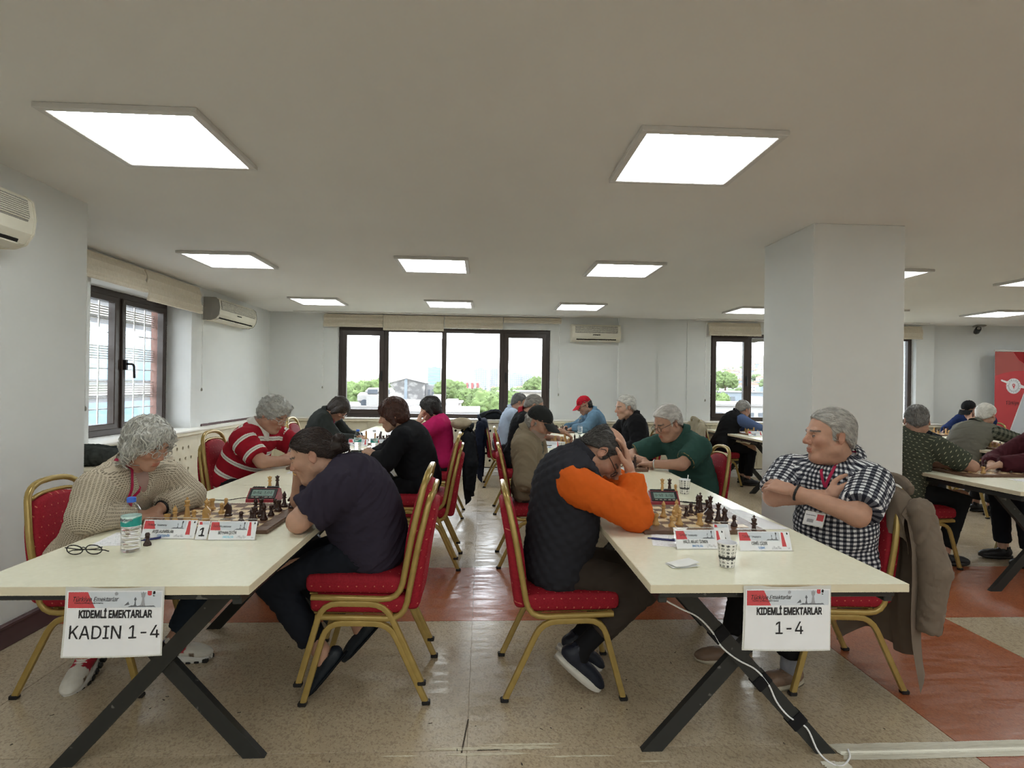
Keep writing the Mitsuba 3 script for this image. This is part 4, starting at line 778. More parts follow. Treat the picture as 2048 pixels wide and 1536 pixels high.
def nets(F, lo, h):
    S = F < 0; n = np.array(F.shape)-1
    cnt = sum(S[i:n[0]+i, j:n[1]+j, k:n[2]+k].astype(np.int8) for i in (0, 1) for j in (0, 1) for k in (0, 1))
    idx = np.argwhere((cnt > 0) & (cnt < 8)); vid = np.full(n, -1); vid[tuple(idx.T)] = np.arange(len(idx))
    P = np.zeros((len(idx), 3)); W = np.zeros(len(idx))
    for ax in range(3):
        o1, o2 = [(a) for a in range(3) if a != ax]
        for u in (0, 1):
            for v in (0, 1):
                a = idx.copy(); a[:, o1] += u; a[:, o2] += v; b = a.copy(); b[:, ax] += 1
                fa, fb = F[tuple(a.T)], F[tuple(b.T)]; m = (fa < 0) != (fb < 0); t = fa[m]/(fa[m]-fb[m]); p = a[m].astype(float); p[:, ax] += t; P[m] += p; W[m] += 1
    P = lo+h*P/W[:, None]; Q = []
    for ax in range(3):
        o1, o2 = (ax+1) % 3, (ax+2) % 3; sl0 = [slice(None)]*3; sl1 = [slice(None)]*3; sl0[ax] = slice(0, -1); sl1[ax] = slice(1, None)
        A, B = S[tuple(sl0)], S[tuple(sl1)]; e = np.argwhere(A != B); ok = (e[:, o1] > 0) & (e[:, o2] > 0) & (e[:, o1] < n[o1]) & (e[:, o2] < n[o2]); e = e[ok]; flip = A[tuple(e.T)]
        def cv(d1, d2): c = e.copy(); c[:, o1] += d1; c[:, o2] += d2; return vid[tuple(c.T)]
        q = np.stack([cv(-1, -1), cv(0, -1), cv(0, 0), cv(-1, 0)], 1); q[~flip] = q[~flip][:, ::-1]; Q.append(q)
    Q = np.vstack(Q); return P, Q[(Q >= 0).all(1)]
def tri(V, Q): return trimesh.Trimesh(V, np.vstack([Q[:, [0, 1, 2]], Q[:, [0, 2, 3]]]), process=False)
def normals(V, Q):
    N = np.zeros_like(V); f = np.cross(V[Q[:, 2]]-V[Q[:, 0]], V[Q[:, 3]]-V[Q[:, 1]])
    for k in range(4): np.add.at(N, Q[:, k], f)
    return N/np.maximum(np.linalg.norm(N, axis=1, keepdims=True), 1e-12)
def relax(V, Q, it=2, lam=.5):
    for _ in range(it):
        S = np.zeros_like(V); c = np.zeros(len(V))
        for k in range(4): np.add.at(S, Q[:, k], V[Q[:, (k+1) % 4]]); np.add.at(S, Q[:, (k+1) % 4], V[Q[:, k]]); np.add.at(c, Q[:, k], 1); np.add.at(c, Q[:, (k+1) % 4], 1)
        V = V+lam*(S/np.maximum(c, 1)[:, None]-V)*(c > 0)[:, None]
    return V
def weld(parts):
    V, Q, o = [], [], 0
    for v, q in parts: V.append(v); Q.append(q+o); o += len(v)
    return np.vstack(V), np.vstack(Q)
def used(V, Q):
    u, inv = np.unique(Q, return_inverse=True); return V[u], inv.reshape(Q.shape)
def colour(V, base, amp=.10, f=22, seed=0): return np.clip(np.asarray(base)[None]*(1+amp*(meshkit.fbm(V*f, 3, seed)-.5)*2)[:, None], 0, 1)
def bone_coords(V, bones):
    """Nearest bone of each vertex, the length along it and the angle around it."""
    best = np.full(len(V), 9.0); ids = np.zeros(len(V), int); al = np.zeros(len(V)); an = np.zeros(len(V))
    for i, (a, b, r, ref) in enumerate(bones):
        a, b = V3(*a), V3(*b); ab = b-a; L = np.linalg.norm(ab); t = ((V-a)@ab)/L; q = V-(a+np.clip(t, 0, L)[:, None]*ab/L); d = np.linalg.norm(q, axis=1)-r
        e1 = unit(np.cross(ab, ref)); e2 = unit(np.cross(e1, ab)); w = V-(a+t[:, None]*ab/L); m = d < best
        best[m] = d[m]; ids[m] = i; al[m] = t[m]; an[m] = np.arctan2((w@e1)[m], (w@e2)[m])
    return ids, al, an
def wrinkle(V, Q, bones, amp, seed=0, freq=26):
    N = normals(V, Q); ids, al, an = bone_coords(V, bones); D = np.zeros(len(V))
    for i, (a, b, r, ref) in enumerate(bones):
        m = ids == i
        if not m.any(): continue
        ax = unit(V3(*b)-V3(*a)); q = V[m]*7.0+ax*(al[m]*freq+3*np.sin(an[m]*1.0+i))[:, None]
        n = meshkit.fbm(q+i*7.3, 3, seed); D[m] = amp*((1-np.abs(2*n-1))**1.5-.45)*1.6
    return V+N*D[:, None]
def garment(parent, name, V, Q, bsdf, base, bones=None, amp=.006, seed=0, label=None, pattern=False, scale=1.0):
    V = relax(V, Q, 1, .4)
    if bones is not None and amp: V = wrinkle(V, Q, bones, amp, seed)
    if not pattern: return add(parent, name, tri(V, Q), bsdf, True, label=label, color=colour(V, base, .07, 40, seed))
    N = normals(V, Q); F = np.vstack([Q[:, [0, 1, 2]], Q[:, [0, 2, 3]]]); ids, al, an = bone_coords(V, bones); fb = ids[F][:, 0]
    UV = np.zeros((len(F), 3, 2))
    for i, (a, b, r, ref) in enumerate(bones):
        m = fb == i
        if not m.any(): continue
        u, inv = np.unique(F[m], return_inverse=True); _, l_, a_ = bone_coords(V[u], [bones[i]]); A = a_[inv.reshape(-1, 3)]; A = A[:, :1]+(A-A[:, :1]+math.pi) % (2*math.pi)-math.pi
        UV[m] = np.stack([A*r, l_[inv.reshape(-1, 3)]], -1)*scale
    v, n, uv = V[F].reshape(-1, 3), N[F].reshape(-1, 3), UV.reshape(-1, 2)
    path = meshkit.write_ply((v, np.arange(len(v)).reshape(-1, 3)), True, uv, None, n)
    return add(parent, name, {'type': 'ply', 'filename': path, 'face_normals': False, 'bsdf': {'type': 'ref', 'id': bsdf}}, label=label)

# ---- patterned cloths (print and weave only)
def sqw(x): return dr.select(x-dr.floor(x) < .5, 1.0, 0.0)
def gingham(p, n, uv):
    a, b = sqw(uv.x/.0205), sqw(uv.y/.0205); s = a+b; return dr.select(s > 1.5, mi.Color3f(.012, .014, .024), dr.select(s > .5, mi.Color3f(.10, .105, .125), mi.Color3f(.66, .67, .70)))
def tweed(p, n, uv):
    a, b = uv.x/.0100, uv.y/.0070; fa, fb = a-dr.floor(a), b-dr.floor(b); d = dr.select((fa < .62) & (fb < .48), 1.0, 0.0); return mix((.47, .41, .32), (.15, .125, .092), d*.9)
def polo_stripe(p, n, uv):
    y = (uv.y+.012)/.118; f = y-dr.floor(y); w = dr.select(f < .25, 1.0, 0.0); g = dr.select(dr.abs(f-.125) < .022, 1.0, 0.0)
    return mix(mix((.30, .010, .022), (.66, .63, .58), w), (.32, .33, .31), g)
def olive_dot(p, n, uv):
    u, v = uv.x/.033, uv.y/.026; r = dr.floor(v); u = u+.5*(r-2*dr.floor(r*.5)); a, b = u-dr.floor(u)-.5, v-r-.5; d = dr.select(a*a*.8+b*b*2.2 < .030, 1.0, 0.0); return mix((.050, .057, .040), (.30, .29, .21), d)
def plaid(p, n, uv):
    a, b = sqw(uv.x/.05), sqw(uv.y/.05); return mix((.02, .024, .018), (.13, .13, .10), (a+b)*.5)
for k, f in (('cloth_gingham', gingham), ('cloth_tweed', tweed), ('cloth_polo', polo_stripe), ('cloth_olive', olive_dot), ('cloth_plaid', plaid)): mat_def(k, proc(f), .85, .2)

# ---- heads, hands
def frame_of(f, up=(0, 0, 1)):
    f = unit(f); l = unit(np.cross(up, f)); return np.stack([f, l, np.cross(f, l)], 1)
def head_solid(S, H, R, k=1.0, fat=0.0, nose=1.0, neck=None, open_eyes=True):
    g = lambda x, y, z: H+R@(k*V3(x, y, z))
    S.ell(g(-.014, 0, .036), k*V3(.098, .077, .086), R, .01); S.ell(g(.026, 0, -.022), k*V3(.066, .064, .086), R, .03)
    for s in (1, -1): S.cone(g(-.002, s*.052, -.058), g(.058, s*.018, -.098), k*(.024+.010*fat), k*.018, .03)
    S.ell(g(.068, 0, -.100), k*V3(.020, .024, .018), R, .018)
    if fat: S.ell(g(.030, 0, -.108), k*V3(.05, .05, .026), R, .03)
    S.cone(g(.078, -.034, .022), g(.078, .034, .022), k*.014, None, .014)
    for s in (1, -1): S.ell(g(.092, s*.033, .003), k*V3(.017, .018, .010), R, .010, True)
    for s in (1, -1): S.ell(g(.058, s*.046, -.022), k*V3(.026, .022, .022), R, .022)
    S.cone(g(.086, 0, .012), g(.109, 0, -.026), k*.0095*nose, k*.0125*nose, .009)
    for s in (1, -1): S.ell(g(.097, s*.0125, -.031), k*V3(.012, .009, .009)*nose, R, .007)
    S.ell(g(.082, 0, -.066), k*V3(.014, .028, .018), R, .016)
    S.ell(g(.0935, 0, -.0605), k*V3(.0085, .021, .0052), R, .004); S.ell(g(.0915, 0, -.0725), k*V3(.0095, .019, .0062), R, .004)
    S.cone(g(.101, -.016, -.0665), g(.101, .016, -.0665), k*.0022, None, .003, True)
    for s in (1, -1):
        S.ell(g(.0785, s*.0325, .0), k*V3(.0125, .0145, .0110), R, .003)
        E = R@np.array([[math.cos(.35), 0, 0], [0, 1, 0], [0, 0, 1.0]]).round(9) if False else R
        ca, sa = math.cos(s*.45), math.sin(s*.45); Re = R@np.array([[ca, -sa, 0], [sa, ca, 0], [0, 0, 1]])@np.array([[math.cos(.25), 0, math.sin(-.25)], [0, 1, 0], [math.sin(.25), 0, math.cos(.25)]])
        S.ell(g(-.020, s*.080, -.004), k*V3(.0205, .0070, .0330), Re, .006); S.ell(g(-.015, s*.0865, .002), k*V3(.0105, .0050, .0190), Re, .004, True)
        S.ell(g(-.008, s*.080, -.010), k*V3(.006, .005, .008), Re, .004)
    if neck is not None: S.cone(g(-.022, 0, -.062), neck, k*(.056+.008*fat), k*(.060+.010*fat), .025)
def head_colour(V, H, R, k, skin, lip, beard=None, eyes=True, brow=(.10, .08, .07), bald_tone=1.0):
    q = (V-H)@R/k; C = np.tile(np.asarray(skin, float), (len(V), 1)); C *= (1+.16*(meshkit.fbm(V*45, 3, 3)-.5)*2)[:, None]
    red = np.exp(-((q[:, 0]-.108)**2+q[:, 1]**2+(q[:, 2]+.028)**2)/.0006)+.7*np.exp(-((q[:, 0]-.07)**2+(np.abs(q[:, 1])-.048)**2+(q[:, 2]+.025)**2)/.0007)+.6*(np.abs(q[:, 1]) > .076)*(np.abs(q[:, 2]) < .04)
    C *= 1-np.clip(red, 0, 1)[:, None]*np.array([.02, .20, .22])
    m = (q[:, 0] > .082) & (np.abs(q[:, 1]) < .021) & (q[:, 2] < -.056) & (q[:, 2] > -.0785); C[m] = lip
    b = (q[:, 0] > .058) & (np.abs(np.abs(q[:, 1])-.034) < .021) & (np.abs(q[:, 2]-.0245+.10*(np.abs(q[:, 1])-.034)*(np.abs(q[:, 1]) > .034)) < .0045); C[b] = brow
    e = (q[:, 0] > .0855) & (np.abs(np.abs(q[:, 1])-.0325) < .0105) & (np.abs(q[:, 2]+.0008) < .0026)
    if eyes: C[e] = (.24, .20, .18); C[e & (np.abs(np.abs(q[:, 1])-.0325) < .0045)] = (.02, .014, .01); l = (q[:, 0] > .083) & (np.abs(np.abs(q[:, 1])-.0325) < .0125) & (np.abs(q[:, 2]-.0038) < .0013); C[l] = (.05, .035, .03)
    if beard is not None:
        z = (q[:, 2] < -.045) & (q[:, 0] > -.005) & (q[:, 2] > -.125); z &= ~m; w = (.45+.55*meshkit.noise(V*220, 9))*z*(beard[1]); C = C*(1-w[:, None])+np.asarray(beard[0])*w[:, None]
    return np.clip(C, 0, 1)
POSE = dict(flat=(8, 12, 8, .35), relaxed=(22, 28, 18, .45), folded=(38, 46, 28, .5), fist=(78, 92, 55, .6), cup=(16, 22, 14, .4), pinch=(45, 35, 20, .9), edge=(25, 40, 25, .5))
def hand_solid(S, W, d, n, left, pose='relaxed', s=1.0):
    """Palm, four jointed fingers and a thumb; d runs along the fingers, n is the way the palm faces."""
    d = unit(d); n = unit(n-d*np.dot(n, d)); t = np.cross(n, d) if left else np.cross(d, n); c1, c2, c3, th = POSE[pose]
    S.cone(W-d*.02*s, W+d*.03*s, .025*s, .022*s, .015)
    offs, lens = (.030, .010, -.011, -.030), (.073, .081, .075, .058)
    for o, L, r in zip(offs, lens, (.0092, .0094, .0090, .0080)):
        K = W+s*(d*(.098-.10*abs(o-.006)*1.0)+t*o); S.cone(W+s*(d*.022+t*o*.55), K, s*.0165, s*.0115, .012)
        p, a, out = K, 0.0, unit(d+t*o*3.2)
        for q, (c, f) in enumerate(zip((c1, c2, c3), (.47, .30, .23))):
            a += math.radians(c*(1+.25*(o < -.02))); u = out*math.cos(a)+n*math.sin(a); e = p+u*L*f*s; S.cone(p, e, s*r*(1.04, .96, .88)[q], s*r*(.96, .88, .78)[q], .0022 if q else .006); p = e
    a = W+s*(d*.022+t*.022+n*.006); b = a+s*unit(d*.75+t*.75+n*th)*.046; c = b+s*unit(d*.95+t*.28+n*th*.8)*.034; e = c+s*unit(d*1.0+t*.02+n*th*.9)*.028
    S.cone(a, b, s*.0165, s*.0120, .012); S.cone(b, c, s*.0118, s*.0105, .004); S.cone(c, e, s*.0104, s*.0082, .003)
    return W+d*.10*s+n*.02*s

# ---- hair
def hair_part(parent, H, R, k, style, base, hh, seed=0, label=None):
    S = Solid(); g = lambda x, y, z: H+R@(k*V3(x, y, z)); d = lambda x, y, z: R@V3(x, y, z); amp, fr = .0016, (160, 40)
    def crown(t): S.ell(g(-.016, 0, .040), k*V3(.100+t, .079+t, .086+t), R, .01)
    if style in ('short', 'short_low', 'ring', 'short_full'):
        t = {'short': .007, 'short_low': .004, 'ring': .005, 'short_full': .013}[style]; crown(t); S.ell(g(-.045, 0, -.012), k*V3(.068+t, .068+t*.6, .072+t), R, .02)
        S.plane(g(.070, 0, .082), d(.66, 0, -.75), .012); S.plane(g(-.058, 0, -.062), d(.25, 0, -1), .01)
        for s in (1, -1): S.ell(g(-.018, s*.086, -.012), k*V3(.026, .02, .036), R, .006, True)
        if style == 'ring': S.ell(g(.012, 0, .108), k*V3(.116, .080, .074), R, .012, True)
        for s in (1, -1): S.cone(g(.012, s*.066, .050), g(.010, s*.0665, -.012), k*.013, k*.009, .010)
    elif style in ('curly', 'curly_long'):
        crown(.017); S.ell(g(-.05, 0, 0), k*V3(.085, .088, .085), R, .02); amp, fr = .0085, (52, 52)
        if style == 'curly_long':
            for s in (1, -1): S.chain([g(.02, s*.080, .05), g(.012, s*.090, -.01), g(-.01, s*.085, -.062)], [k*.036, k*.036, k*.028], .02)
            S.ell(g(-.06, 0, -.035), k*V3(.062, .078, .055), R, .02); S.cone(g(.062, .012, .095), g(.078, -.052, .045), k*.026, k*.020, .02)
        else: S.cone(g(.06, -.04, .085), g(.06, .04, .085), k*.034, None, .02)
        S.ell(g(.085, 0, -.030), k*V3(.062, .058, .088), R, .012, True)
    elif style in ('bob', 'bob_dark'):
        crown(.017); amp, fr = .003, (110, 22)
        for s in (1, -1): S.chain([g(.03, s*.070, .07), g(.022, s*.084, .0), g(.0, s*.084, -.06)], [k*.030, k*.026, k*.022], .02)
        S.ell(g(-.055, 0, -.02), k*V3(.072, .084, .085), R, .02); S.cone(g(.060, -.035, .088), g(.070, .03, .070), k*.024, k*.020, .02)
        S.ell(g(.09, 0, -.040), k*V3(.060, .056, .088), R, .010, True)
    elif style == 'bun':
        crown(.006); S.ell(g(-.045, 0, -.01), k*V3(.070, .070, .072), R, .02); S.plane(g(.072, 0, .074), d(.62, 0, -.78), .012); S.plane(g(-.05, 0, -.075), d(.4, 0, -1), .01)
        for s in (1, -1): S.ell(g(-.018, s*.087, -.012), k*V3(.024, .022, .036), R, .006, True)
        S.ell(g(-.128, 0, .002), k*V3(.044, .048, .046), R, .012); S.ell(g(-.150, .02, .03), k*V3(.026, .03, .026), R, .008); S.ell(g(-.150, -.022, -.02), k*V3(.026, .028, .028), R, .008); amp, fr = .0024, (120, 26)
    elif style == 'nape':
        crown(.005); S.ell(g(-.045, 0, -.012), k*V3(.070, .071, .074), R, .02); S.plane(g(.0, 0, .02), d(.15, 0, 1), .01); S.plane(g(-.05, 0, -.065), d(.3, 0, -1), .01); S.plane(g(.016, 0, 0), d(1, 0, 0), .01)
        for s in (1, -1): S.ell(g(-.018, s*.086, -.012), k*V3(.024, .02, .034), R, .006, True)
    V, Q = S.mesh(hh); V = relax(V, Q, 1, .4); N = normals(V, Q); q = (V-H)@R
    if 'curly' in style:
        n = meshkit.fbm(q*fr[0], 2, seed)+.4*meshkit.fbm(q*fr[0]*2.2, 2, seed+5); V = V+N*(amp*(n-.75)*2.4)[:, None]
    ang = np.arctan2(q[:, 1], q[:, 2]+.02)*(.08); st = meshkit.noise(np.stack([q[:, 0]*fr[1]+seed, ang*fr[0]*1.0, q[:, 1]*fr[1]*.3], 1), seed)
    if 'curly' not in style: V = V+N*(amp*(st-.5)*2)[:, None]
    C = np.clip(np.asarray(base)[None]*(.62+.76*(st if 'curly' not in style else meshkit.noise(q*95, seed+2)))[:, None], 0, 1); M = [(tri(V, Q), C)]
    r = np.random.default_rng(seed+40); dense = {0: 1, 1: .45, 2: .12}[int(hh > .006)+int(hh > .008)]; ms, cs = [], []
    if 'curly' in style:                                             # wavy locks lying on the mass of hair
        for i in r.choice(len(V), int(820*dense), replace=False):
            n_, p = N[i], V[i]; dn = -R[:, 2]*(1 if style == 'curly_long' else .35)+R[:, 0]*r.normal(0, .35)+R[:, 1]*r.normal(0, .35)+r.normal(0, .25 if style == 'curly_long' else .8, 3); a = unit(dn-n_*np.dot(dn, n_)); b = np.cross(n_, a); L = r.uniform(.045, .080)*k if style == 'curly_long' else r.uniform(.018, .032)*k; am = r.uniform(.003, .006)*k; ph = r.uniform(0, 6.3); q_ = np.linspace(0, 1, 9)
            rc = .09*k; pts = p+a*(L*q_)[:, None]+b*(am*np.sin(q_*8+ph))[:, None]+n_*(.0015+am*.8*np.cos(q_*8+ph)-(L*q_)**2/(2*rc))[:, None]; m = sweep_rmf(pts, circle(.0018*k, 4)); ms.append(m); cs.append(np.tile(np.clip(np.asarray(base)*r.uniform(.65, 1.7), 0, .8), (len(m.vertices), 1)))
    else:                                                            # combed strands
        for i in r.choice(len(V), int(1700*dense), replace=True):
            n_, p = N[i], V[i]; lq = R.T@(p-H)/k
            if n_@unit(p-H-R@V3(-.02, 0, .03)) < .72: continue
            if style == 'bun': dn = R@(k*V3(-.13, 0, .0))+H-p
            elif 'bob' in style: dn = -R[:, 2]*1.0-R[:, 0]*.15+R[:, 1]*.5*np.sign(lq[1])*(lq[2] > .08)
            else: dn = -R[:, 0]*.8-R[:, 2]*(.25 if lq[2] > .05 else 1.0)+R[:, 1]*.3*np.sign(lq[1])
            dn = unit(dn)+r.normal(0, .16, 3); a = unit(dn-n_*np.dot(dn, n_)); b = np.cross(n_, a); L = r.uniform(.016, .034)*k; am = r.uniform(-.0022, .0022)*k; q_ = np.linspace(0, 1, 5); rc = .085*k
            pts = p+a*(L*q_)[:, None]+b*(am*np.sin(q_*4))[:, None]+n_*(.0004+.0015*k*np.sin(q_*2.6)-(L*q_)**2/(2*rc))[:, None]; m = sweep_rmf(pts, [(.0011*k, 0), (0, .0010*k), (-.0011*k, 0), (0, -.001*k)]); ms.append(m); cs.append(np.tile(np.clip(np.asarray(base)*r.uniform(.55, 1.7), 0, .8), (len(m.vertices), 1)))
    if ms: M.append((cat(ms), np.vstack(cs)))
    me = cat([m for m, _ in M]); return add(parent, 'hair', me, 'hair', True, label=label, color=np.vstack([c for _, c in M]))

def person(label, sgn, P, N, H, look, **o):
    """A seated figure. P pelvis, N base of the neck, H head centre, look = the way the face points; n/f joints are those nearer to / farther from the viewer."""
    t = thing('person', label, 'person'); P, N, H = V3(*P), V3(*N), V3(*H); near = o.get('res', 1); w, bl, fat, k = o.get('w', 1.0), o.get('belly', 1.0), o.get('fat', 0.0), o.get('k', 1.0)
    hs, hc, hh, hn = {1: (.0085, .0105, .0046, .0042), 2: (.0125, .014, .0068, .0062), 3: (.016, .018, .009, .008)}[near]
    tw_ = o.get('twist', 0.0); fw = V3(sgn*math.cos(tw_), -math.sin(tw_), 0) ; lat = V3(0, 0, 1); lat = np.cross(lat, fw)*(-sgn)      # lat points to the viewer's side
    sp = unit(N-P); hunch = o.get('hunch', .03); Mid = (P+N)/2-fw*hunch; C = P*.28+N*.72-fw*hunch*.7; sw = o.get('sw', .178)*w; drop = o.get('drop', .055)
    Sn, Sf = V3(*o.get('Sn', N-V3(0, 0, drop)+lat*sw)), V3(*o.get('Sf', N-V3(0, 0, drop)-lat*sw))
    dk = lambda u, v, z: V3(P[0]+sgn*u, P[1]-v, z)
    En, Ef = V3(*o.get('En', dk(.33, .24, .80))), V3(*o.get('Ef', dk(.33, -.24, .80))); Wn, Wf = V3(*o.get('Wn', dk(.50, .08, .79))), V3(*o.get('Wf', dk(.52, -.06, .80)))
    Kn, Kf = V3(*o.get('Kn', dk(.40, .11, .53))), V3(*o.get('Kf', dk(.40, -.11, .53))); An, Af = V3(*o.get('An', dk(.34, .11, .10))), V3(*o.get('Af', dk(.36, -.11, .10)))
    Hn, Hf = P+lat*.095-V3(0, 0, .02), P-lat*.095-V3(0, 0, .02); R = frame_of(look, o.get('up', (0, 0, 1))); skin = np.array(o.get('skin', (.45, .245, .165))); Rb = np.stack([fw, np.cross(sp, fw)/np.linalg.norm(np.cross(sp, fw)), sp], 1); Rb[:, 0] = np.cross(Rb[:, 1], sp)
    ar = o.get('arm', 1.0)
    def torso(S, e, low=True):
        S.ell(P+V3(0, 0, .005), V3(.125+e, .175*w+e, .125+e), Rb, .04); S.ell(P*.66+N*.34+fw*.030*bl-fw*hunch*.6, V3(.112*bl+e, .158*w+e, .155+e), Rb, .06)
        S.ell(C+fw*.012, V3(.108*min(bl, 1.15)+e, .162*w+e, .165+e), Rb, .07); S.cone(Sn-lat*.035, Sf+lat*.035, .062+e*.8, None, .06); S.cone(N-sp*.02-fw*.015, Sn*.75+N*.25, .052+e*.6, .048+e*.6, .05); S.cone(N-sp*.02-fw*.015, Sf*.75+N*.25, .052+e*.6, .048+e*.6, .05)
    def arms(S, e, fore=True, upto=1.0, cuff=.96, only=None, ke=.03):
        for nm, s_, e_, w_ in (('n', Sn, En, Wn), ('f', Sf, Ef, Wf)):
            if only and nm != only: continue
            S.cone(s_, e_, ar*.052+e, ar*.043+e, ke, cut=None if upto >= 1 else upto)
            if fore: S.cone(e_, w_, ar*.043+e, ar*.029+e*.9, .02, cut=None if cuff >= 1 else cuff)
    # --- body: one continuous skin surface
    S = Solid(); torso(S, -.012); arms(S, -.001)
    for a, b, c in ((Hn, Kn, An), (Hf, Kf, Af)): S.cone(a, b, .078, .056, .04); S.cone(b, c, .054, .038, .03); S.cone(c, c+V3(0, 0, -.03), .036, .034, .01)
    head_solid(S, H, R, k, fat, o.get('nose', 1.0), N-sp*.01)
    boxes = [(H-.165*k, H+.165*k, hh)]; hd = o.get('hands', {}); hk = o.get('hk', 1.0)
    for nm, W_, E_ in (('n', Wn, En), ('f', Wf, Ef)):
        q = hd.get(nm, {}); d = V3(*q.get('d', unit(W_-E_)*1.0+V3(0, 0, -.15))); n = V3(*q.get('n', (0, 0, -1)))
        c = hand_solid(S, W_, d, n, (sgn > 0) == (nm == 'f'), q.get('pose', 'relaxed'), hk); boxes.append((c-.115, c+.115, hn))
    inside = lambda c, b, m: np.all((c > b[0]+m) & (c < b[1]-m), 1); pcs = []
    lo, hi = S.bounds(); pcs.append(S.mesh(hc, lo-2*hc, hi+2*hc, lambda c: ~np.any([inside(c, b, hc*.6) for b in boxes], 0)))
    for i, b in enumerate(boxes): pcs.append(S.mesh(b[2], b[0]-2*b[2], b[1]+2*b[2], lambda c: inside(c, b, 0) & ~np.any([inside(c, q, q[2]) for q in boxes[:i]] or [np.zeros(len(c), bool)], 0)))
    pcs = [(relax(v, q, 1, .35), q) for v, q in pcs]; V, Q = weld(pcs); V, Q = used(V, Q); lip = skin*np.array([.92, .62, .60]); Cc = np.clip(skin[None]*(1+.12*(meshkit.fbm(V*40, 3, 2)-.5)*2)[:, None], 0, 1)
    hm = np.linalg.norm(V-H, axis=1) < .17*k; Cc[hm] = head_colour(V[hm], H, R, k, skin, lip, o.get('beard'), o.get('eyes', True), o.get('brow', (.09, .07, .06))); add(t, 'body', tri(V, Q), 'skin', True, color=Cc)
    # --- clothes
    spine = (P-sp*.05, N+sp*.1, .15, fw); bones = [spine, (Sn+(En-Sn)*.12, En, .05, (0, 0, 1)), (Sf+(Ef-Sf)*.12, Ef, .05, (0, 0, 1)), (En, Wn, .042, (0, 0, 1)), (Ef, Wf, .042, (0, 0, 1))]
    g = lambda x, y, z: H+R@(k*V3(x, y, z))
    hem = o.get('hem', -.10)
    for it in o['top']:
        nm, e, col = it['name'], it.get('e', .010), it.get('c', (.1, .1, .1)); S = Solid(); torso(S, e); sl = it.get('sleeve', .62)
        if sl: arms(S, e+it.get('loose', .006), fore=sl > 1, upto=1.0 if sl > 1 else sl, cuff=it.get('cuff', .94))
        if it.get('open'):
            a = N+fw*.06; S.cone(a+fw*.03, P*.5+N*.5+fw*.20, it['open']*.8, it['open'], .012, True)
        if it.get('vee'): S.cone(N+fw*.05+sp*.06, N*.72+P*.28+fw*.16, .055, .012, .012, True)
        if not sl:
            for s_, e_, sd in ((Sn, En, 1), (Sf, Ef, -1)): c_ = s_+lat*sd*.022+(e_-s_)*.16; S.cone(c_, c_+lat*sd*.25, .096, None, .006, True)
        S.plane(P+sp*it.get('hem', hem), -sp, .01); S.ell(H-R[:, 2]*.02, V3(.10, .10, .13)*k, R, .01, True); lastS = S
        V, Q = S.mesh(hs*it.get('fine', 1.0)); u = used(V, Q); V, Q = u
        if it.get('quilt'):
            _, al, an = bone_coords(V, [spine]); a, b = (an*.16+al)/.058, (an*.16-al)/.058; sd = lambda x: np.abs(x-np.round(x)); V = relax(V, Q, 1, .4)+normals(V, Q)*(.0105*(np.clip(sd(a)*2, 0, 1)**.6)*(np.clip(sd(b)*2, 0, 1)**.6))[:, None]
        garment(t, nm, V, Q, it.get('m', 'cloth'), col, bones, it.get('amp', .006), seed=len(USED) % 97, label=it.get('label'), pattern='m' in it)
        if it.get('collar'):
            cc = it['collar'] if isinstance(it['collar'], tuple) else col; nd = unit(g(-.03, 0, -.07)-N); a, h_ = N+nd*it.get('cz', .016), it.get('ch', .040); e1 = unit(np.cross(lat, nd)*sgn); e1 = e1*np.sign(e1@fw); e2 = np.cross(nd, e1); rows = []
            prof = [(.074, -.01), (.076, h_*.6), (.074, h_), (.080, h_*1.02), (.091, h_*.45), (.104, -.006)] if it.get('fold', True) else [(.074, -.01), (.072, h_*.5), (.069, h_), (.073, h_), (.079, h_*.4), (.083, -.012)]
            n_ = 40; gap = it.get('gap', .22)
            for i in range(n_):
                th = gap+(2*math.pi-2*gap)*i/(n_-1); fr_ = .5+.5*math.cos(th)
                for r_, z in prof: rows.append(a+nd*(z-.030*fr_)+(e1*math.cos(th)*1.04+e2*math.sin(th)*.96)*(r_*(1+.10*fat)*k+(.018*fr_ if r_ > .085 else .003)))
            m_ = len(prof); f_ = [x for i in range(n_-1) for q in range(m_-1) for x in ((i*m_+q, (i+1)*m_+q, (i+1)*m_+q+1), (i*m_+q, (i+1)*m_+q+1, i*m_+q+1))]; cm = trimesh.Trimesh(np.array(rows), np.array(f_), process=False)
            if 'm' in it and it['collar'] is True: add(t, 'collar', cm, it['m'], True, uv=np.array([(i/(n_-1)*.46, q*.016) for i in range(n_) for q in range(m_)]))
            else: add(t, 'collar', cm, 'cloth', True, color=colour(cm.vertices, cc))
        if it.get('band'):
            bc = it['band']
            for s_, e_ in ((Sn, En), (Sf, Ef)):
                p = s_+(e_-s_)*sl; ax = unit(e_-s_); e1 = unit(np.cross(ax, (0, 1, .2))); e2 = np.cross(ax, e1); r_ = ar*.046+e+.010; rg = [p+(e1*math.cos(x)+e2*math.sin(x))*r_ for x in np.arange(24)*math.pi/12]; m = sweep_rmf(rg, circle(.0035, 5), True); add(t, 'sleeve_band', m, 'cloth', True, color=colour(m.vertices, bc))
    # --- trousers and shoes
    S = Solid(); pc = o.get('legs', (.012, .014, .02)); S.ell(P+V3(0, 0, -.005), V3(.128, .176*w, .122), Rb, .04); S.ell(P+fw*.06-V3(0, 0, .02), V3(.12, .165*w, .085), None, .04); lw = o.get('lw', 1.0); ends = []
    for a, b, c in ((Hn, Kn, An), (Hf, Kf, Af)): S.cone(a, b, .088*lw, .070*lw, .05); S.cone(b, c, .068*lw, .056*lw, .025, cut=o.get('leg_cut', .90))
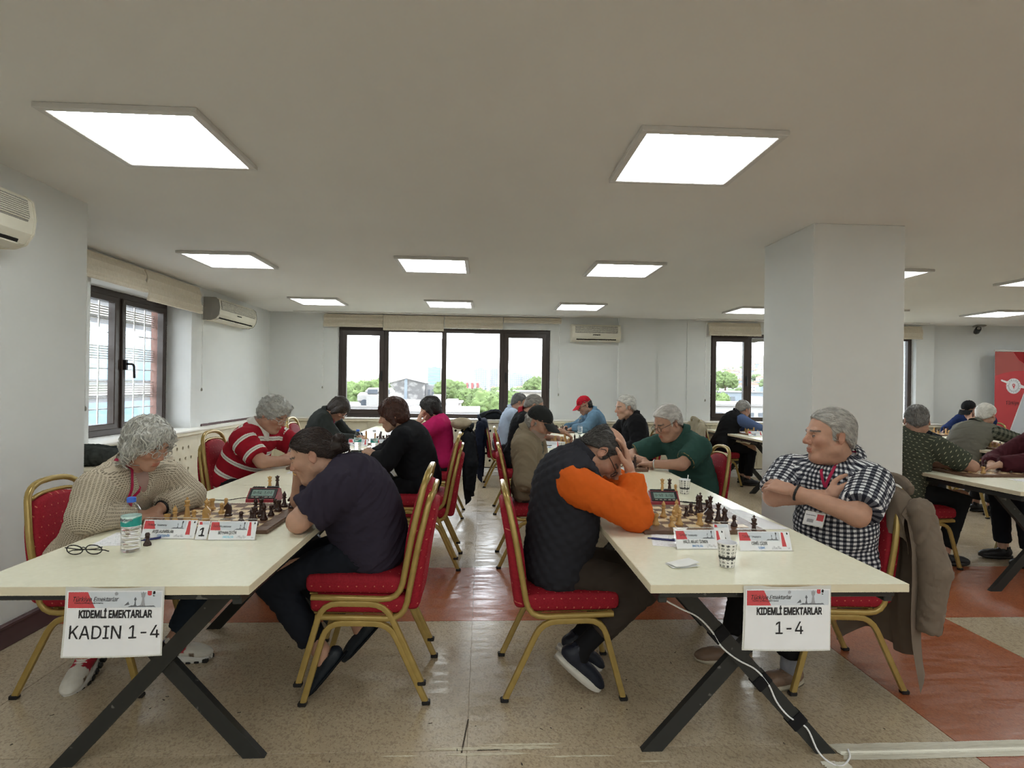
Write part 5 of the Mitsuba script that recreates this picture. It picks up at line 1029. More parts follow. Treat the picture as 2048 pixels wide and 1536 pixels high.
    S.plane(P+sp*.12, sp, .01); V, Q = S.mesh(hs*1.15); V, Q = used(V, Q); garment(t, 'trousers', V, Q, 'cloth', pc, [(Hn, Kn, .08, (0, 0, 1)), (Hf, Kf, .08, (0, 0, 1)), (Kn, An, .06, fw), (Kf, Af, .06, fw)], .007, 5)
    if o.get('sock') is not None:
        for b, c in ((Kn, An), (Kf, Af)): S = Solid(); S.cone(b*.45+c*.55, c, .046, .042, .02); S.cone(c, c+V3(0, 0, -.03), .042, .04, .01); V, Q = S.mesh(.009); add(t, 'sock', tri(V, Q), 'cloth', True, color=colour(V, o['sock']))
    sc = o.get('shoe', dict(c=(.012, .012, .014), sole=(.02, .02, .02)))
    for nm, A, dflt in (('Tn', An, 1), ('Tf', Af, -1)):
        td = unit(V3(*o.get(nm, V3(sgn, -.15*dflt, 0)))); up = unit(V3(0, 0, 1)-td*td[2]); Rs = frame_of(td, up); b = A-Rs[:, 2]*.055; q = lambda x, y, z: b+Rs@V3(x, y, z); th = sc.get('th', .022)
        U = Solid(); U.ell(q(-.015, 0, .012), V3(.055, .040, .040), Rs, .02); U.ell(q(.075, 0, .002), V3(.095, .045, .036), Rs, .03); U.ell(q(.14, 0, -.008), V3(.055, .043, .026), Rs, .02)
        if sc.get('high', True): U.cone(q(-.01, 0, .02), q(-.008, 0, .055), .040, .042, .015)
        U.cone(q(-.012, 0, .03), q(-.008, 0, .10), .030, .034, .006, True); U.plane(q(0, 0, -.022), -Rs[:, 2], .004); V, Q = U.mesh(.0065 if near == 1 else .012); V = relax(V, Q, 1, .4); loc = (V-b)@Rs; C = colour(V, sc['c'], .1, 60)
        if sc.get('multi'):
            for (x0, x1, z0, z1, cc_) in sc['multi']: m = (loc[:, 0] > x0) & (loc[:, 0] < x1) & (loc[:, 2] > z0) & (loc[:, 2] < z1); C[m] = cc_
        ks = add(t, 'shoe', tri(V, Q), 'leather', True, color=C)
        L = [(x, y) for x, y in zip(.058+.135*np.cos(np.arange(28)*math.pi/14), (.047+.006*np.cos(np.arange(28)*math.pi/14))*np.sin(np.arange(28)*math.pi/14)*1.0)]; m = extrude(Polygon(L), th); v = m.vertices.copy(); v[:, 2] += -.022-th+.006; v[:, 2] += .012*np.clip((v[:, 0]-.11)/.08, 0, 1)**2
        m.vertices = b+v@Rs.T; add(ks, 'sole', m, 'leather', 40, color=None) if False else add(ks, 'sole', m, 'leather', True, color=colour(m.vertices, sc['sole'], .1, 60))
        if sc.get('tread'):
            for i in range(7):
                for s_ in (1, -1): bx_ = box(-.012, .012, -.012, .012, -.010, .012, .003); bx_.apply_translation((-.055+.038*i, s_*.040*(1-.35*max(0, (i-4)/2)), -.022-th+.004+.012*max(0, (i-4.2)/2)**2)); bx_.vertices = b+bx_.vertices@Rs.T; add(ks, 'tread', bx_, 'leather', color=colour(bx_.vertices, sc['tread'], 0))
        if sc.get('lace'):
            lm = cat([sweep_rmf([q(.03+.018*i, -.026, .035-.004*i), q(.038+.018*i, 0, .044-.005*i), q(.03+.018*i, .026, .035-.004*i)], circle(.003, 5)) for i in range(4)]); add(ks, 'laces', lm, 'leather', True, color=colour(lm.vertices, sc['lace']))
    # --- hair, hat, glasses, extras
    if o.get('hair'): hair_part(t, H, R, k, o['hair'][0], o['hair'][1], hh, seed=len(USED) % 89)
    if o.get('cap'):
        col = o['cap']; ct = V3(-.012, 0, .045); S = Solid(); S.ell(H+R@(k*ct), k*V3(.106, .088, .095), R, .01); S.plane(H+R@(k*V3(0, 0, .030)), R@V3(.12, 0, -1), .004); S.ell(H+R@(k*(ct-V3(0, 0, .012))), k*V3(.101, .083, .090), R, .003, True)
        V, Q = S.mesh(hh); V = relax(V, Q, 1, .4); kc = add(t, 'cap', tri(V, Q), 'cloth', True, color=colour(V, col, .06)); g2 = []; n1, n2 = 13, 7
        for layer in (0, -.003):
            for i in range(n1):
                a = (i/(n1-1)-.5)*2*1.12
                for j in range(n2): r_ = j/(n2-1); x = .056*math.cos(a)+.030+r_*(.085*math.cos(a*.75)); y = (.085+.004*r_)*math.sin(a)/math.sin(1.12)*.98; g2.append(H+R@(k*V3(x+.01, y, .047-.034*r_-1.1*y*y+layer)))
        f_ = [x for l in (0, 1) for i in range(n1-1) for j in range(n2-1) for q in [l*n1*n2+i*n2+j] for x in (((q, q+n2, q+n2+1), (q, q+n2+1, q+1)) if l == 0 else ((q, q+n2+1, q+n2), (q, q+1, q+n2+1)))]; bm = trimesh.Trimesh(np.array(g2), np.array(f_), process=False); add(kc, 'brim', bm, 'cloth', True, color=colour(bm.vertices, col, .06)); b_ = trimesh.creation.icosphere(1, .006); b_.apply_translation(H+R@(k*(ct+V3(0, 0, .096)))); add(kc, 'button', b_, 'cloth', True, color=colour(b_.vertices, col))
    if o.get('glasses'):
        gk = add(t, 'glasses', cat([sweep_rmf([g(.106, s*.034+.024*math.cos(x), -.004+.019*math.sin(x)) for x in np.arange(18)*math.pi/9], circle(.0019, 5), True) for s in (1, -1)]+[sweep_rmf([g(.106, -.011, .002), g(.110, 0, .005), g(.106, .011, .002)], circle(.0017, 5))]+[sweep_rmf([g(.104, s*.058, .004), g(.05, s*.079, .008), g(-.02, s*.083, .010), g(-.035, s*.082, -.006)], circle(.0017, 5)) for s in (1, -1)]), o['glasses'], True)
        for s in (1, -1): add(gk, 'lens', trimesh.Trimesh(np.array([g(.106, s*.034+.0235*math.cos(x), -.004+.0185*math.sin(x)) for x in np.arange(18)*math.pi/9]+[g(.107, s*.034, -.004)]), np.array([(i, (i+1) % 18, 18) for i in range(18)]), process=False), 'acrylic')
    def ring_at(nm, p, ax, r_, th, m): ax = unit(ax); e1 = unit(np.cross(ax, (.1, .9, .3))); e2 = np.cross(ax, e1); return add(t, nm, sweep_rmf([p+(e1*math.cos(x)+e2*math.sin(x))*r_ for x in np.arange(20)*math.pi/10], circle(th, 6), True), m, True)
    for nm, side, f_, m, th in o.get('bands', []): e_, w_ = (En, Wn) if side == 'n' else (Ef, Wf); ring_at(nm, e_+(w_-e_)*f_, w_-e_, ar*.031, th, m)
    if o.get('lanyard'):
        B = lastS
        def snap(p, off=.007):
            p = V3(*p)
            for _ in range(5):
                e_ = 1e-3; d0 = B.at(p[None])[0]; gr = np.array([(B.at((p+np.eye(3)[i]*e_)[None])[0]-d0)/e_ for i in range(3)]); p = p-unit(gr)*(d0-off)
            return p
        mid = o['lanyard']; side = [N-fw*.03+lat*s*.055+sp*.035 for s in (1, -1)]
        for s, p0 in zip((1, -1), side):
            pts = [snap(p0*(1-f)+V3(*mid)*f+fw*.03*math.sin(f*3.1)) for f in np.linspace(0, 1, 12)]; add(t, 'lanyard', sweep(pts, rrect(.014, .0016, .0005, 1), up=tuple(fw+V3(0, 0, .01))), 'lanyard_red')
        if o.get('badge'):
            q = V3(*o['badge']); a = np.linspace(0, 1, 5); bR = frame_of(fw+V3(0, 0, .5)); m = box(-.001, .001, -.047, .047, -.034, .034); m2 = box(.001, .0016, -.044, .044, -.031, .031); M4 = np.eye(4); M4[:3, :3] = bR; M4[:3, 3] = q
            bk = add(t, 'badge', xf(m2, M4), 'paper'); add(bk, 'red_mark', xf(box(.0016, .0021, .012, .042, -.006, .024), M4), 'print_red'); add(bk, 'badge_print', xf(cat(box(.0016, .0021, -.04, .005, .012, .017), box(.0016, .0021, -.03, .0, -.02, -.004)), M4), 'ink_soft'); add(bk, 'badge_holder', xf(m, M4), 'rim_clear')
    return t
mat_def('lanyard_red', (.33, .012, .055), .6); mat_def('silver', (.65, .65, .64), .25, .5, 1.0); mat_def('gold_metal', (.65, .42, .14), .25, .5, 1.0)
bumped('skin', lambda p, n, uv: fbm(p.x*210, p.y*210, p.z*210, 3), 0.0009, 1e-3)
# ------------------------------------------------------------------ the players
GREY, WHITE, DARK, BROWN = (.40, .40, .375), (.50, .49, .46), (.018, .014, .012), (.060, .022, .014)
SK1, SK2, SK3 = (.45, .26, .185), (.42, .235, .165), (.50, .30, .215)
person('woman with grey curly hair in a checked beige blazer, looking down at the board', 1, (-1.84, 2.80, .56), (-1.615, 2.735, .985), (-1.515, 2.70, 1.112), (.86, -.28, -.44), w=.98, k=.90, skin=SK2, twist=.28, hk=.92,
    Sn=(-1.655, 2.565, .925), Sf=(-1.54, 2.925, .925), En=(-1.645, 2.50, .825), Wn=(-1.555, 2.675, .795), Ef=(-1.455, 2.965, .825), Wf=(-1.50, 2.78, .80), hands={'n': dict(d=(.85, .45, -.12), pose='relaxed'), 'f': dict(d=(-.05, -1, -.1), pose='relaxed')},
    An=(-1.84, 2.80, .13), Tn=(.14, -.94, -.30), Kn=(-1.46, 2.72, .50), Kf=(-1.32, 2.98, .51), Af=(-1.53, 2.99, .10), Tf=(1, -.08, 0), legs=(.014, .022, .034), leg_cut=.86, hair=('curly_long', GREY), glasses='silver', eyes=False,
    top=[dict(name='blouse', e=.004, c=(.36, .24, .21), sleeve=0, amp=.002), dict(name='blazer', e=.016, m='cloth_tweed', sleeve=2, loose=.010, cuff=.90, vee=True, hem=-.14, amp=.006, collar=True, gap=.55, ch=.036)], lanyard=(-1.545, 2.62, .84), bands=[('wristwatch', 'f', .93, 'plastic_black', .006)],
    shoe=dict(c=(.56, .54, .49), sole=(.60, .59, .56), th=.032, lace=(.66, .64, .61), tread=(.012, .012, .012), multi=[(-.09, .045, -.03, .004, (.16, .12, .085)), (-.03, .075, .002, .036, (.30, .015, .03)), (-.085, -.03, -.005, .06, (.03, .05, .20)), (.10, .125, -.03, .006, (.14, .10, .07))]))
person('woman in a navy tee with dark hair in a bun, forehead in her hand', -1, (-.495, 2.76, .645), (-.665, 2.72, .985), (-.785, 2.72, 1.062), (-.92, -.06, -.38), w=1.12, k=.96, fat=.5, belly=1.35, hunch=.085, skin=SK1, hk=.92, arm=1.12,
    Sn=(-.635, 2.545, .925), Sf=(-.67, 2.895, .925), En=(-.775, 2.50, .808), Wn=(-.835, 2.72, .800), Ef=(-.905, 2.95, .812), Wf=(-.885, 2.875, .985), hands={'n': dict(d=(-.15, 1, -.1), pose='folded'), 'f': dict(d=(-.02, -.50, .85), n=(.9, -.25, 0), pose='cup')},
    Kn=(-.93, 2.63, .52), Kf=(-.93, 2.87, .52), An=(-.70, 2.63, .185), Af=(-.58, 2.84, .235), Tn=(-.64, .0, -.77), Tf=(-.66, .05, -.75), legs=(.008, .010, .016), leg_cut=.82, lw=1.02, hair=('bun', (.022, .013, .011)),
    top=[dict(name='tee', e=.021, c=(.026, .021, .036), sleeve=.74, loose=.016, hem=-.155, amp=.012, collar=True, fold=False, ch=.014, gap=0)], bands=[('bracelet', 'f', .86, 'gold_metal', .0022)], shoe=dict(c=(.006, .011, .018), sole=(.006, .009, .014), th=.010, high=False))
person('man in an orange sweater and quilted dark vest, face buried in his hand', 1, (.37, 2.77, .56), (.485, 2.72, 1.055), (.575, 2.72, 1.082), (.50, -.04, -.86), up=(.8, 0, .5), w=1.08, k=1.02, hunch=.085, belly=1.2, skin=SK2, fat=.3, arm=1.05,
    Sn=(.41, 2.55, .965), Sf=(.45, 2.895, .965), En=(.695, 2.555, .828), Wn=(.685, 2.625, 1.005), Ef=(.70, 2.93, .828), Wf=(.67, 2.835, .965), hands={'n': dict(d=(-.12, .30, 1), n=(-1, .25, 0), pose='cup'), 'f': dict(d=(-.1, -.35, 1), n=(-1, -.1, 0), pose='cup')},
    Kn=(.755, 2.63, .475), Kf=(.77, 2.89, .48), An=(.465, 2.62, .195), Af=(.49, 2.82, .165), Tn=(.77, .0, -.64), Tf=(.83, .12, -.5), legs=(.040, .031, .026), leg_cut=.70, hair=('ring', (.045, .042, .040)), glasses='plastic_black', eyes=False,
    top=[dict(name='sweater', e=.006, c=(.54, .095, .010), sleeve=2, loose=.022, cuff=.93, hem=-.10, amp=.006, collar=True, fold=False, ch=.03, gap=.1), dict(name='quilted_vest', e=.034, c=(.020, .0205, .027), sleeve=0, hem=-.17, amp=.0, quilt=True, fine=.85, collar=True, fold=False, ch=.045, gap=.5)],
    sock=(.008, .008, .010), shoe=dict(c=(.006, .009, .020), sole=(.56, .54, .50), th=.030))
person('man in a black and white checked shirt with arms crossed, looking to the left', -1, (1.79, 2.80, .565), (1.755, 2.745, 1.055), (1.685, 2.72, 1.178), (-.99, .10, -.03), w=1.08, k=1.03, belly=1.45, skin=SK2, fat=.8, twist=.55, hunch=.01, nose=1.08, arm=1.12,
    Sn=(1.80, 2.585, .965), Sf=(1.60, 2.905, .965), En=(1.645, 2.44, .850), Wn=(1.455, 2.625, .925), Ef=(1.455, 2.80, .865), Wf=(1.60, 2.585, .905), hands={'n': dict(d=(-.55, .8, .15), n=(.4, .3, -.8), pose='relaxed'), 'f': dict(d=(.8, -.35, .35), n=(.2, .9, 0), pose='flat')},
    Kn=(1.46, 2.62, .50), Kf=(1.38, 2.90, .50), An=(1.475, 2.665, .09), Af=(1.30, 2.90, .09), Tn=(-1, -.22, 0), Tf=(-1, .05, 0), legs=(.006, .006, .007), leg_cut=.86, hair=('short', (.33, .32, .30)),
    top=[dict(name='checked_shirt', e=.014, m='cloth_gingham', sleeve=.80, loose=.022, hem=-.12, amp=.007, collar=True, gap=.45, ch=.036)], bands=[('wristwatch', 'n', .93, 'plastic_black', .006)], lanyard=(1.60, 2.64, .935), badge=(1.545, 2.60, .800), sock=(.23, .24, .28), shoe=dict(c=(.15, .095, .065), sole=(.40, .36, .28), high=False, lace=(.13, .085, .06)))
person('woman with curly grey hair in a red polo with white stripes', 1, (-1.93, 4.58, .65), (-1.715, 4.555, 1.035), (-1.605, 4.54, 1.15), (.80, -.30, -.48), w=1.18, k=1.04, belly=1.4, fat=.9, skin=SK2, res=2, twist=.2, arm=1.12, Sn=(-1.765, 4.36, .965), Sf=(-1.655, 4.755, .965), En=(-1.60, 4.30, .815), Wn=(-1.43, 4.49, .80), Ef=(-1.37, 4.78, .815), Wf=(-1.50, 4.56, .825),
    hands={'n': dict(d=(.8, .5, -.1), pose='relaxed'), 'f': dict(d=(-.5, -.8, -.1), pose='relaxed')}, hair=('curly', (.36, .36, .34)), glasses='silver', legs=(.01, .01, .012), top=[dict(name='striped_polo', e=.014, m='cloth_polo', sleeve=.78, loose=.020, hem=-.15, amp=.005, collar=(.62, .60, .56), gap=.35)], bands=[('wristwatch', 'f', .92, 'silver', .005)])
person('woman in a dark grey jacket bending over the far women board', 1, (-1.86, 6.40, .65), (-1.685, 6.385, 1.055), (-1.56, 6.37, 1.115), (.66, -.08, -.74), up=(.5, 0, .8), res=3, k=.98, hunch=.06, skin=SK2, hair=('bob', (.030, .022, .018)), glasses='plastic_black', legs=(.01, .01, .012), top=[dict(name='jacket', e=.018, c=(.022, .026, .024), sleeve=2, loose=.012, hem=-.14, amp=.008, collar=True, gap=.4)], lanyard=(-1.56, 6.30, .90))
person('woman with auburn hair in a black sweater, seen from the side', -1, (-.455, 4.58, .65), (-.60, 4.555, 1.045), (-.695, 4.54, 1.155), (-.95, -.05, -.28), res=2, w=1.14, k=1.0, belly=1.35, hunch=.05, skin=SK3, En=(-.70, 4.31, .825), Wn=(-.805, 4.47, .835), hands={'n': dict(d=(-.75, .3, .45), pose='folded', n=(0, .5, -.8))}, Ef=(-.82, 4.82, .82), Wf=(-.86, 4.62, .83), hair=('bob_dark', (.050, .016, .010)), legs=(.006, .006, .008),
    top=[dict(name='sweater', e=.016, c=(.006, .0065, .009), sleeve=2, loose=.012, hem=-.20, amp=.008, collar=True, fold=False, ch=.02, gap=0)])
person('woman in a pink sweater leaning her cheek on her hand', -1, (-.42, 6.27, .58), (-.475, 6.26, 1.02), (-.56, 6.24, 1.138), (-.93, -.10, -.25), res=3, k=.98, skin=SK3, En=(-.735, 6.05, .825), Wn=(-.675, 6.145, .975), hands={'n': dict(d=(.22, .12, .95), n=(.8, .4, 0), pose='cup')}, Ef=(-.75, 6.48, .82), Wf=(-.82, 6.30, .80), hair=('bob_dark', (.012, .010, .010)), legs=(.02, .035, .045), hem=-.05,
    top=[dict(name='pink_sweater', e=.026, c=(.42, .012, .10), sleeve=2, loose=.010, hem=-.06, amp=.007, collar=(.012, .010, .014), fold=False, ch=.055, gap=0)], bands=[('wristband', 'n', .90, 'plastic_black', .006)])
person('man in a light blue shirt by the window, seen from behind', 1, (.29, 8.10, .58), (.43, 8.10, 1.045), (.525, 8.09, 1.16), (.90, .12, -.28), res=3, k=1.02, skin=SK2, hair=('short', (.10, .10, .10)), legs=(.02, .02, .025), top=[dict(name='shirt', e=.016, c=(.36, .44, .56), sleeve=2, loose=.012, hem=-.14, amp=.006, collar=True)])
person('balding man in a black polo reaching over the board', 1, (.37, 6.50, .58), (.48, 6.48, 1.07), (.585, 6.45, 1.17), (.88, .12, -.40), res=3, w=1.08, k=1.02, skin=SK1, En=(.70, 6.32, .93), Wn=(.925, 6.40, .885), hands={'n': dict(d=(.75, .1, -.55), pose='pinch')}, hair=('short_low', (.20, .19, .175)), glasses='plastic_black', legs=(.015, .015, .017), top=[dict(name='black_polo', e=.016, c=(.007, .008, .010), sleeve=.9, loose=.014, hem=-.14, amp=.006, collar=(.30, .02, .03))])
person('bearded man in a beige jacket and dark grey cap', 1, (.40, 4.64, .58), (.375, 4.62, 1.01), (.455, 4.585, 1.098), (.78, -.42, -.40), res=2, w=1.06, k=1.04, skin=SK2, twist=.45, hunch=.02, beard=((.27, .26, .245), .75), Sn=(.325, 4.40, .925), Sf=(.44, 4.81, .925), En=(.335, 4.345, .685), Wn=(.50, 4.47, .665), Ef=(.50, 4.86, .70), Wf=(.60, 4.66, .66), cap=(.020, .022, .022), hair=('nape', (.30, .29, .27)), legs=(.055, .05, .045),
    top=[dict(name='shirt', e=.006, m='cloth_plaid', sleeve=0, amp=.002, collar=True, gap=.4), dict(name='beige_jacket', e=.022, c=(.215, .175, .12), sleeve=2, loose=.016, hem=-.12, amp=.011, open=.052, collar=True, gap=.6, ch=.046)])
person('man in a red cap and denim shirt at the back table', -1, (1.73, 8.22, .58), (1.575, 8.20, 1.025), (1.46, 8.19, 1.125), (-.88, -.10, -.46), res=3, w=1.05, k=1.02, skin=SK2, hunch=.05, En=(1.46, 7.96, .825), Wn=(1.27, 8.06, .80), cap=(.42, .012, .025), hair=('nape', (.012, .011, .010)), glasses='plastic_black', legs=(.02, .03, .05), top=[dict(name='denim_shirt', e=.018, c=(.115, .205, .30), sleeve=2, loose=.014, hem=-.14, amp=.009, collar=True)])
person('white haired man in a black coat, watching the right row', -1, (1.78, 6.43, .58), (1.69, 6.40, 1.05), (1.60, 6.39, 1.168), (-.97, -.14, -.16), res=3, w=1.12, k=1.05, skin=SK3, nose=1.1, En=(1.70, 6.13, .74), Wn=(1.52, 6.20, .72), Ef=(1.50, 6.68, .76), Wf=(1.42, 6.50, .74), hair=('short_full', WHITE), legs=(.008, .008, .01), top=[dict(name='coat', e=.028, c=(.006, .006, .0075), sleeve=2, loose=.018, hem=-.20, amp=.009, vee=True, collar=True, gap=.5, ch=.05), dict(name='shirt', e=.006, c=(.10, .02, .025), sleeve=0, amp=.0)])
person('white haired man with glasses in a green polo, hands on the table', -1, (1.79, 4.63, .58), (1.60, 4.60, 1.005), (1.49, 4.575, 1.112), (-.86, -.30, -.40), res=2, w=1.14, k=1.08, belly=1.35, fat=.6, skin=SK2, twist=.25, arm=1.1, hunch=.04, Sn=(1.69, 4.395, .935), Sf=(1.54, 4.79, .935), En=(1.52, 4.31, .815), Wn=(1.335, 4.44, .80), Ef=(1.225, 4.80, .815), Wf=(1.32, 4.60, .80), hands={'n': dict(d=(-.7, .7, -.1), pose='relaxed'), 'f': dict(d=(-.1, -1, -.1), pose='relaxed')},
    hair=('short_full', (.50, .48, .46)), glasses='plastic_black', eyes=False, legs=(.012, .013, .016), top=[dict(name='green_polo', e=.014, c=(.026, .072, .060), sleeve=.76, loose=.018, hem=-.13, amp=.008, collar=True, band=(.26, .21, .10))], bands=[('wristwatch', 'n', .92, 'silver', .006)])
person('man in a black vest and blue shirt facing the right window', 1, (3.50, 8.25, .58), (3.71, 8.26, 1.005), (3.825, 8.27, 1.085), (.86, .34, -.34), res=3, w=1.05, k=1.04, skin=SK2, hunch=.05, En=(3.93, 8.02, .83), Wn=(4.10, 8.10, .80), hair=('short_full', (.20, .19, .18)), legs=(.006, .006, .008), top=[dict(name='blue_shirt', e=.012, c=(.07, .105, .21), sleeve=2, loose=.014, amp=.006), dict(name='black_vest', e=.028, c=(.005, .005, .006), sleeve=0, hem=-.16, amp=.007, collar=True)])
person('man in an olive dotted shirt seen from behind beside the pillar', 1, (3.43, 4.60, .58), (3.56, 4.60, 1.025), (3.605, 4.61, 1.15), (.50, .82, -.22), res=2, w=1.12, k=1.05, skin=SK2, twist=-.45, fat=.4, arm=1.08, belly=1.2, Sn=(3.635, 4.425, .945), Sf=(3.46, 4.775, .945), En=(3.83, 4.315, .815), Wn=(3.72, 4.60, .80), Ef=(3.78, 4.90, .81), Wf=(3.92, 4.72, .80), Kn=(3.90, 4.50, .54), An=(3.74, 4.47, .10), Kf=(3.86, 4.72, .53), Af=(3.62, 4.62, .10), hair=('short_low', (.135, .13, .125)), legs=(.008, .010, .012),
    top=[dict(name='dotted_shirt', e=.014, m='cloth_olive', sleeve=.82, loose=.020, hem=-.13, amp=.008, collar=True)])
person('man in a blue jacket and black cap, hand over his mouth', -1, (7.62, 8.42, .58), (7.49, 8.40, 1.02), (7.365, 8.37, 1.125), (-.80, -.36, -.46), res=3, w=1.06, k=1.02, skin=SK1, twist=.3, En=(7.24, 8.15, .84), Wn=(7.275, 8.235, .955), hands={'n': dict(d=(.05, .35, .9), n=(.9, .3, 0), pose='cup')}, cap=(.006, .006, .007), legs=(.01, .01, .014), top=[dict(name='blue_jacket', e=.024, c=(.010, .022, .085), sleeve=2, loose=.018, hem=-.12, amp=.009, collar=True)])
person('white haired man in a grey vest with dark plaid sleeves, seen from behind', 1, (5.42, 6.35, .59), (5.71, 6.37, 1.0), (5.83, 6.39, 1.125), (.86, .42, -.25), res=3, w=1.10, k=1.05, skin=SK2, twist=-.25, hunch=.05, En=(6.03, 6.18, .86), Wn=(6.24, 6.32, .80), hair=('short_full', (.52, .50, .46)), legs=(.01, .01, .012), top=[dict(name='plaid_shirt', e=.012, m='cloth_plaid', sleeve=2, loose=.014, amp=.005, collar=True), dict(name='grey_vest', e=.026, c=(.125, .12, .098), sleeve=0, hem=-.14, amp=.008)])
person('person in a maroon sweater reaching in from the right photo edge', -1, (4.75, 4.52, .58), (4.66, 4.50, 1.03), (4.58, 4.49, 1.16), (-.9, -.1, -.4), res=2, skin=SK3, Sn=(4.62, 4.32, .94), En=(4.34, 4.30, .855), Wn=(4.09, 4.36, .825), hands={'n': dict(d=(-.9, .2, -.25), pose='relaxed')}, hair=('short', GREY), legs=(.008, .01, .016), top=[dict(name='maroon_sweater', e=.016, c=(.055, .010, .016), sleeve=2, loose=.016, amp=.009, collar=True, fold=False)])

# ------------------------------------------------------------------ coats hung on chairs, things lying about
def hung_coat(x, y, sgn, label, col, zt=.945, front=.30, back=.62, width=.47, z=0.0, sleeves=True, seed=1, collar=True):
    """Cloth draped over a chair back: a folded sheet over the top rail, with sleeves."""
    t = thing('coat', label, 'coat'); n, m = 40, 34; r = np.random.default_rng(seed); ph = r.uniform(0, 6, 6); V = []
    L = front+back+.10; xb = x-sgn*.285
    for i in range(n):
        s = L*i/(n-1)
        for j in range(m):
            v = (j/(m-1)-.5); drop = max(0, abs(s-front-.05)-.05); side = 1 if s < front+.05 else -1; rr = min(abs(s-front-.05)/.05, 1)
            arch = .05*(abs(v)*2)**2.2+(.06*(max(0, abs(v)*2-.75)/.25)**2); a = (s-front-.05)/.05*math.pi/2 if abs(s-front-.05) < .05 else (math.pi/2 if s > front else -math.pi/2)
            px = -math.sin(a)*.050-(.006+.03*drop)*(1 if side < 0 else -.3); pz = zt-arch-(1-math.cos(a))*.05-drop
            f = .018*min(1, drop/.15)*(math.sin(v*21+ph[0]+1.5*math.sin(s*4))+.6*math.sin(v*37+ph[1]+s*3)); ww = width*(1+.10*min(drop, .3)-.32*max(0, 1-drop/.12)*.35+.14*max(0, drop-.3))
            px += f*(-1 if side < 0 else 1) - (.012 if side < 0 else 0); pz += .02*math.sin(v*9+ph[2])*(drop > .2)*(drop/.6)
            px += .085*(abs(v)*2)**7*(1 if side < 0 else -.2)
            V.append((xb+sgn*px, y+v*ww+.01*math.sin(s*9+ph[3]), pz+z))
    f = [q for i in range(n-1) for j in range(m-1) for a in [i*m+j] for q in ((a, a+m, a+m+1), (a, a+m+1, a+1))]
    me = trimesh.Trimesh(np.array(V), np.array(f), process=False); add(t, 'body', me, 'cloth', True, color=colour(me.vertices, col, .10, 30, seed))
    if sleeves:
        for sd in (-1, 1):
            S = Solid(); p0 = V3(xb-sgn*.045, y+sd*width*.42, zt-.10+z); p1 = V3(xb-sgn*.075, y+sd*width*.53, zt-.36+z); p2 = V3(xb-sgn*.06, y+sd*width*.50, max(zt-.64+z, .16)); S.chain([p0, p1, p2], [.055, .058, .046], .03); S.plane(p2, p2-p1, .004); v_, q_ = S.mesh(.012); v_ = wrinkle(v_, q_, [(p0, p1, .055, V3(0, 1, 0)), (p1, p2, .05, V3(0, 1, 0))], .010, seed); add(t, 'sleeve', tri(v_, q_), 'cloth', True, color=colour(v_, col, .10, 30, seed))
    if collar: m_ = sweep(curve([(xb-sgn*.055, y-.15, zt-.02+z), (xb-sgn*.075, y-.06, zt+.015+z), (xb-sgn*.075, y+.06, zt+.015+z), (xb-sgn*.055, y+.15, zt-.02+z)], 6), rrect(.03, .05, .012, 2)); add(t, 'collar', m_, 'cloth', True, color=colour(m_.vertices, col))
    return t
hung_coat(1.70, 2.79, -1, 'taupe jacket hung over the chair of the checked shirt man, reaching the floor', (.17, .135, .105), back=.76, front=.14, width=.52, seed=2); hung_coat(.31, 8.08, 1, 'long navy coat hung over a chair near the back wall', (.006, .009, .022), back=.72, seed=3, width=.50); hung_coat(-.46, 6.25, -1, 'black coat hung over the chair of the woman in pink', (.007, .008, .011), back=.66, seed=4, front=.10)
hung_coat(3.44, 8.25, 1, 'cream coat hung over the chair of the man in the black vest', (.36, .32, .235), back=.55, front=.08, seed=5, width=.50); hung_coat(5.32, 6.30, 1, 'dark jacket hung over the chair of the grey vest man', (.010, .012, .016), back=.50, front=.10, seed=6, width=.56)
def lump(name, label, cat_, pts, rs, col, seed, amp=.010, flat_z=None, h=.011):
    S = Solid()
    for p, r_ in zip(pts, rs): S.ell(p, r_, None, .04)
    if flat_z is not None: S.plane((0, 0, flat_z), (0, 0, -1), .003)
    V, Q = S.mesh(h); V = wrinkle(V, Q, [(V3(*pts[0])-V3(.1, 0, 0), V3(*pts[-1])+V3(.1, 0, .001), .08, V3(0, 0, 1))], amp, seed, 30)
    if flat_z is not None: V[:, 2] = np.maximum(V[:, 2], flat_z)
    t = thing(name, label, cat_); add(t, 'body', tri(V, Q), 'cloth', True, color=colour(V, col, .2, 30, seed)); return t
mat_def("cabinet_brown", (.075, .052, .036), .5)
stand = thing('low_cabinet', 'low brown cabinet with a pale top under the dark folded jacket', 'cabinet'); add(stand, 'top', box(-3.12, -2.40, 3.80, 4.62, .775, .82, .004), 'panel_cream'); add(stand, 'body', box(-3.10, -2.44, 3.83, 4.58, .0, .775, .004), 'cabinet_brown'); add(stand, 'plinth', box(-3.10, -2.46, 3.85, 4.56, 0, .06), 'plastic_black') if False else None
mat_def('cabinet_brown', (.075, .052, .036), .5); add(stand, 'door', box(-2.44, -2.425, 3.86, 4.19, .06, .75, .003), 'cabinet_brown'); add(stand, 'door', box(-2.44, -2.425, 4.21, 4.55, .06, .75, .003), 'cabinet_brown')
j = lump('folded_jacket', 'crumpled dark green jacket lying on the low cabinet by the left window', 'jacket', [(-2.92, 4.05, .89), (-2.70, 4.10, .875), (-2.52, 4.2, .87)], [(.16, .20, .09), (.15, .18, .065), (.10, .15, .055)], (.022, .028, .026), 8, .022, .8205); 
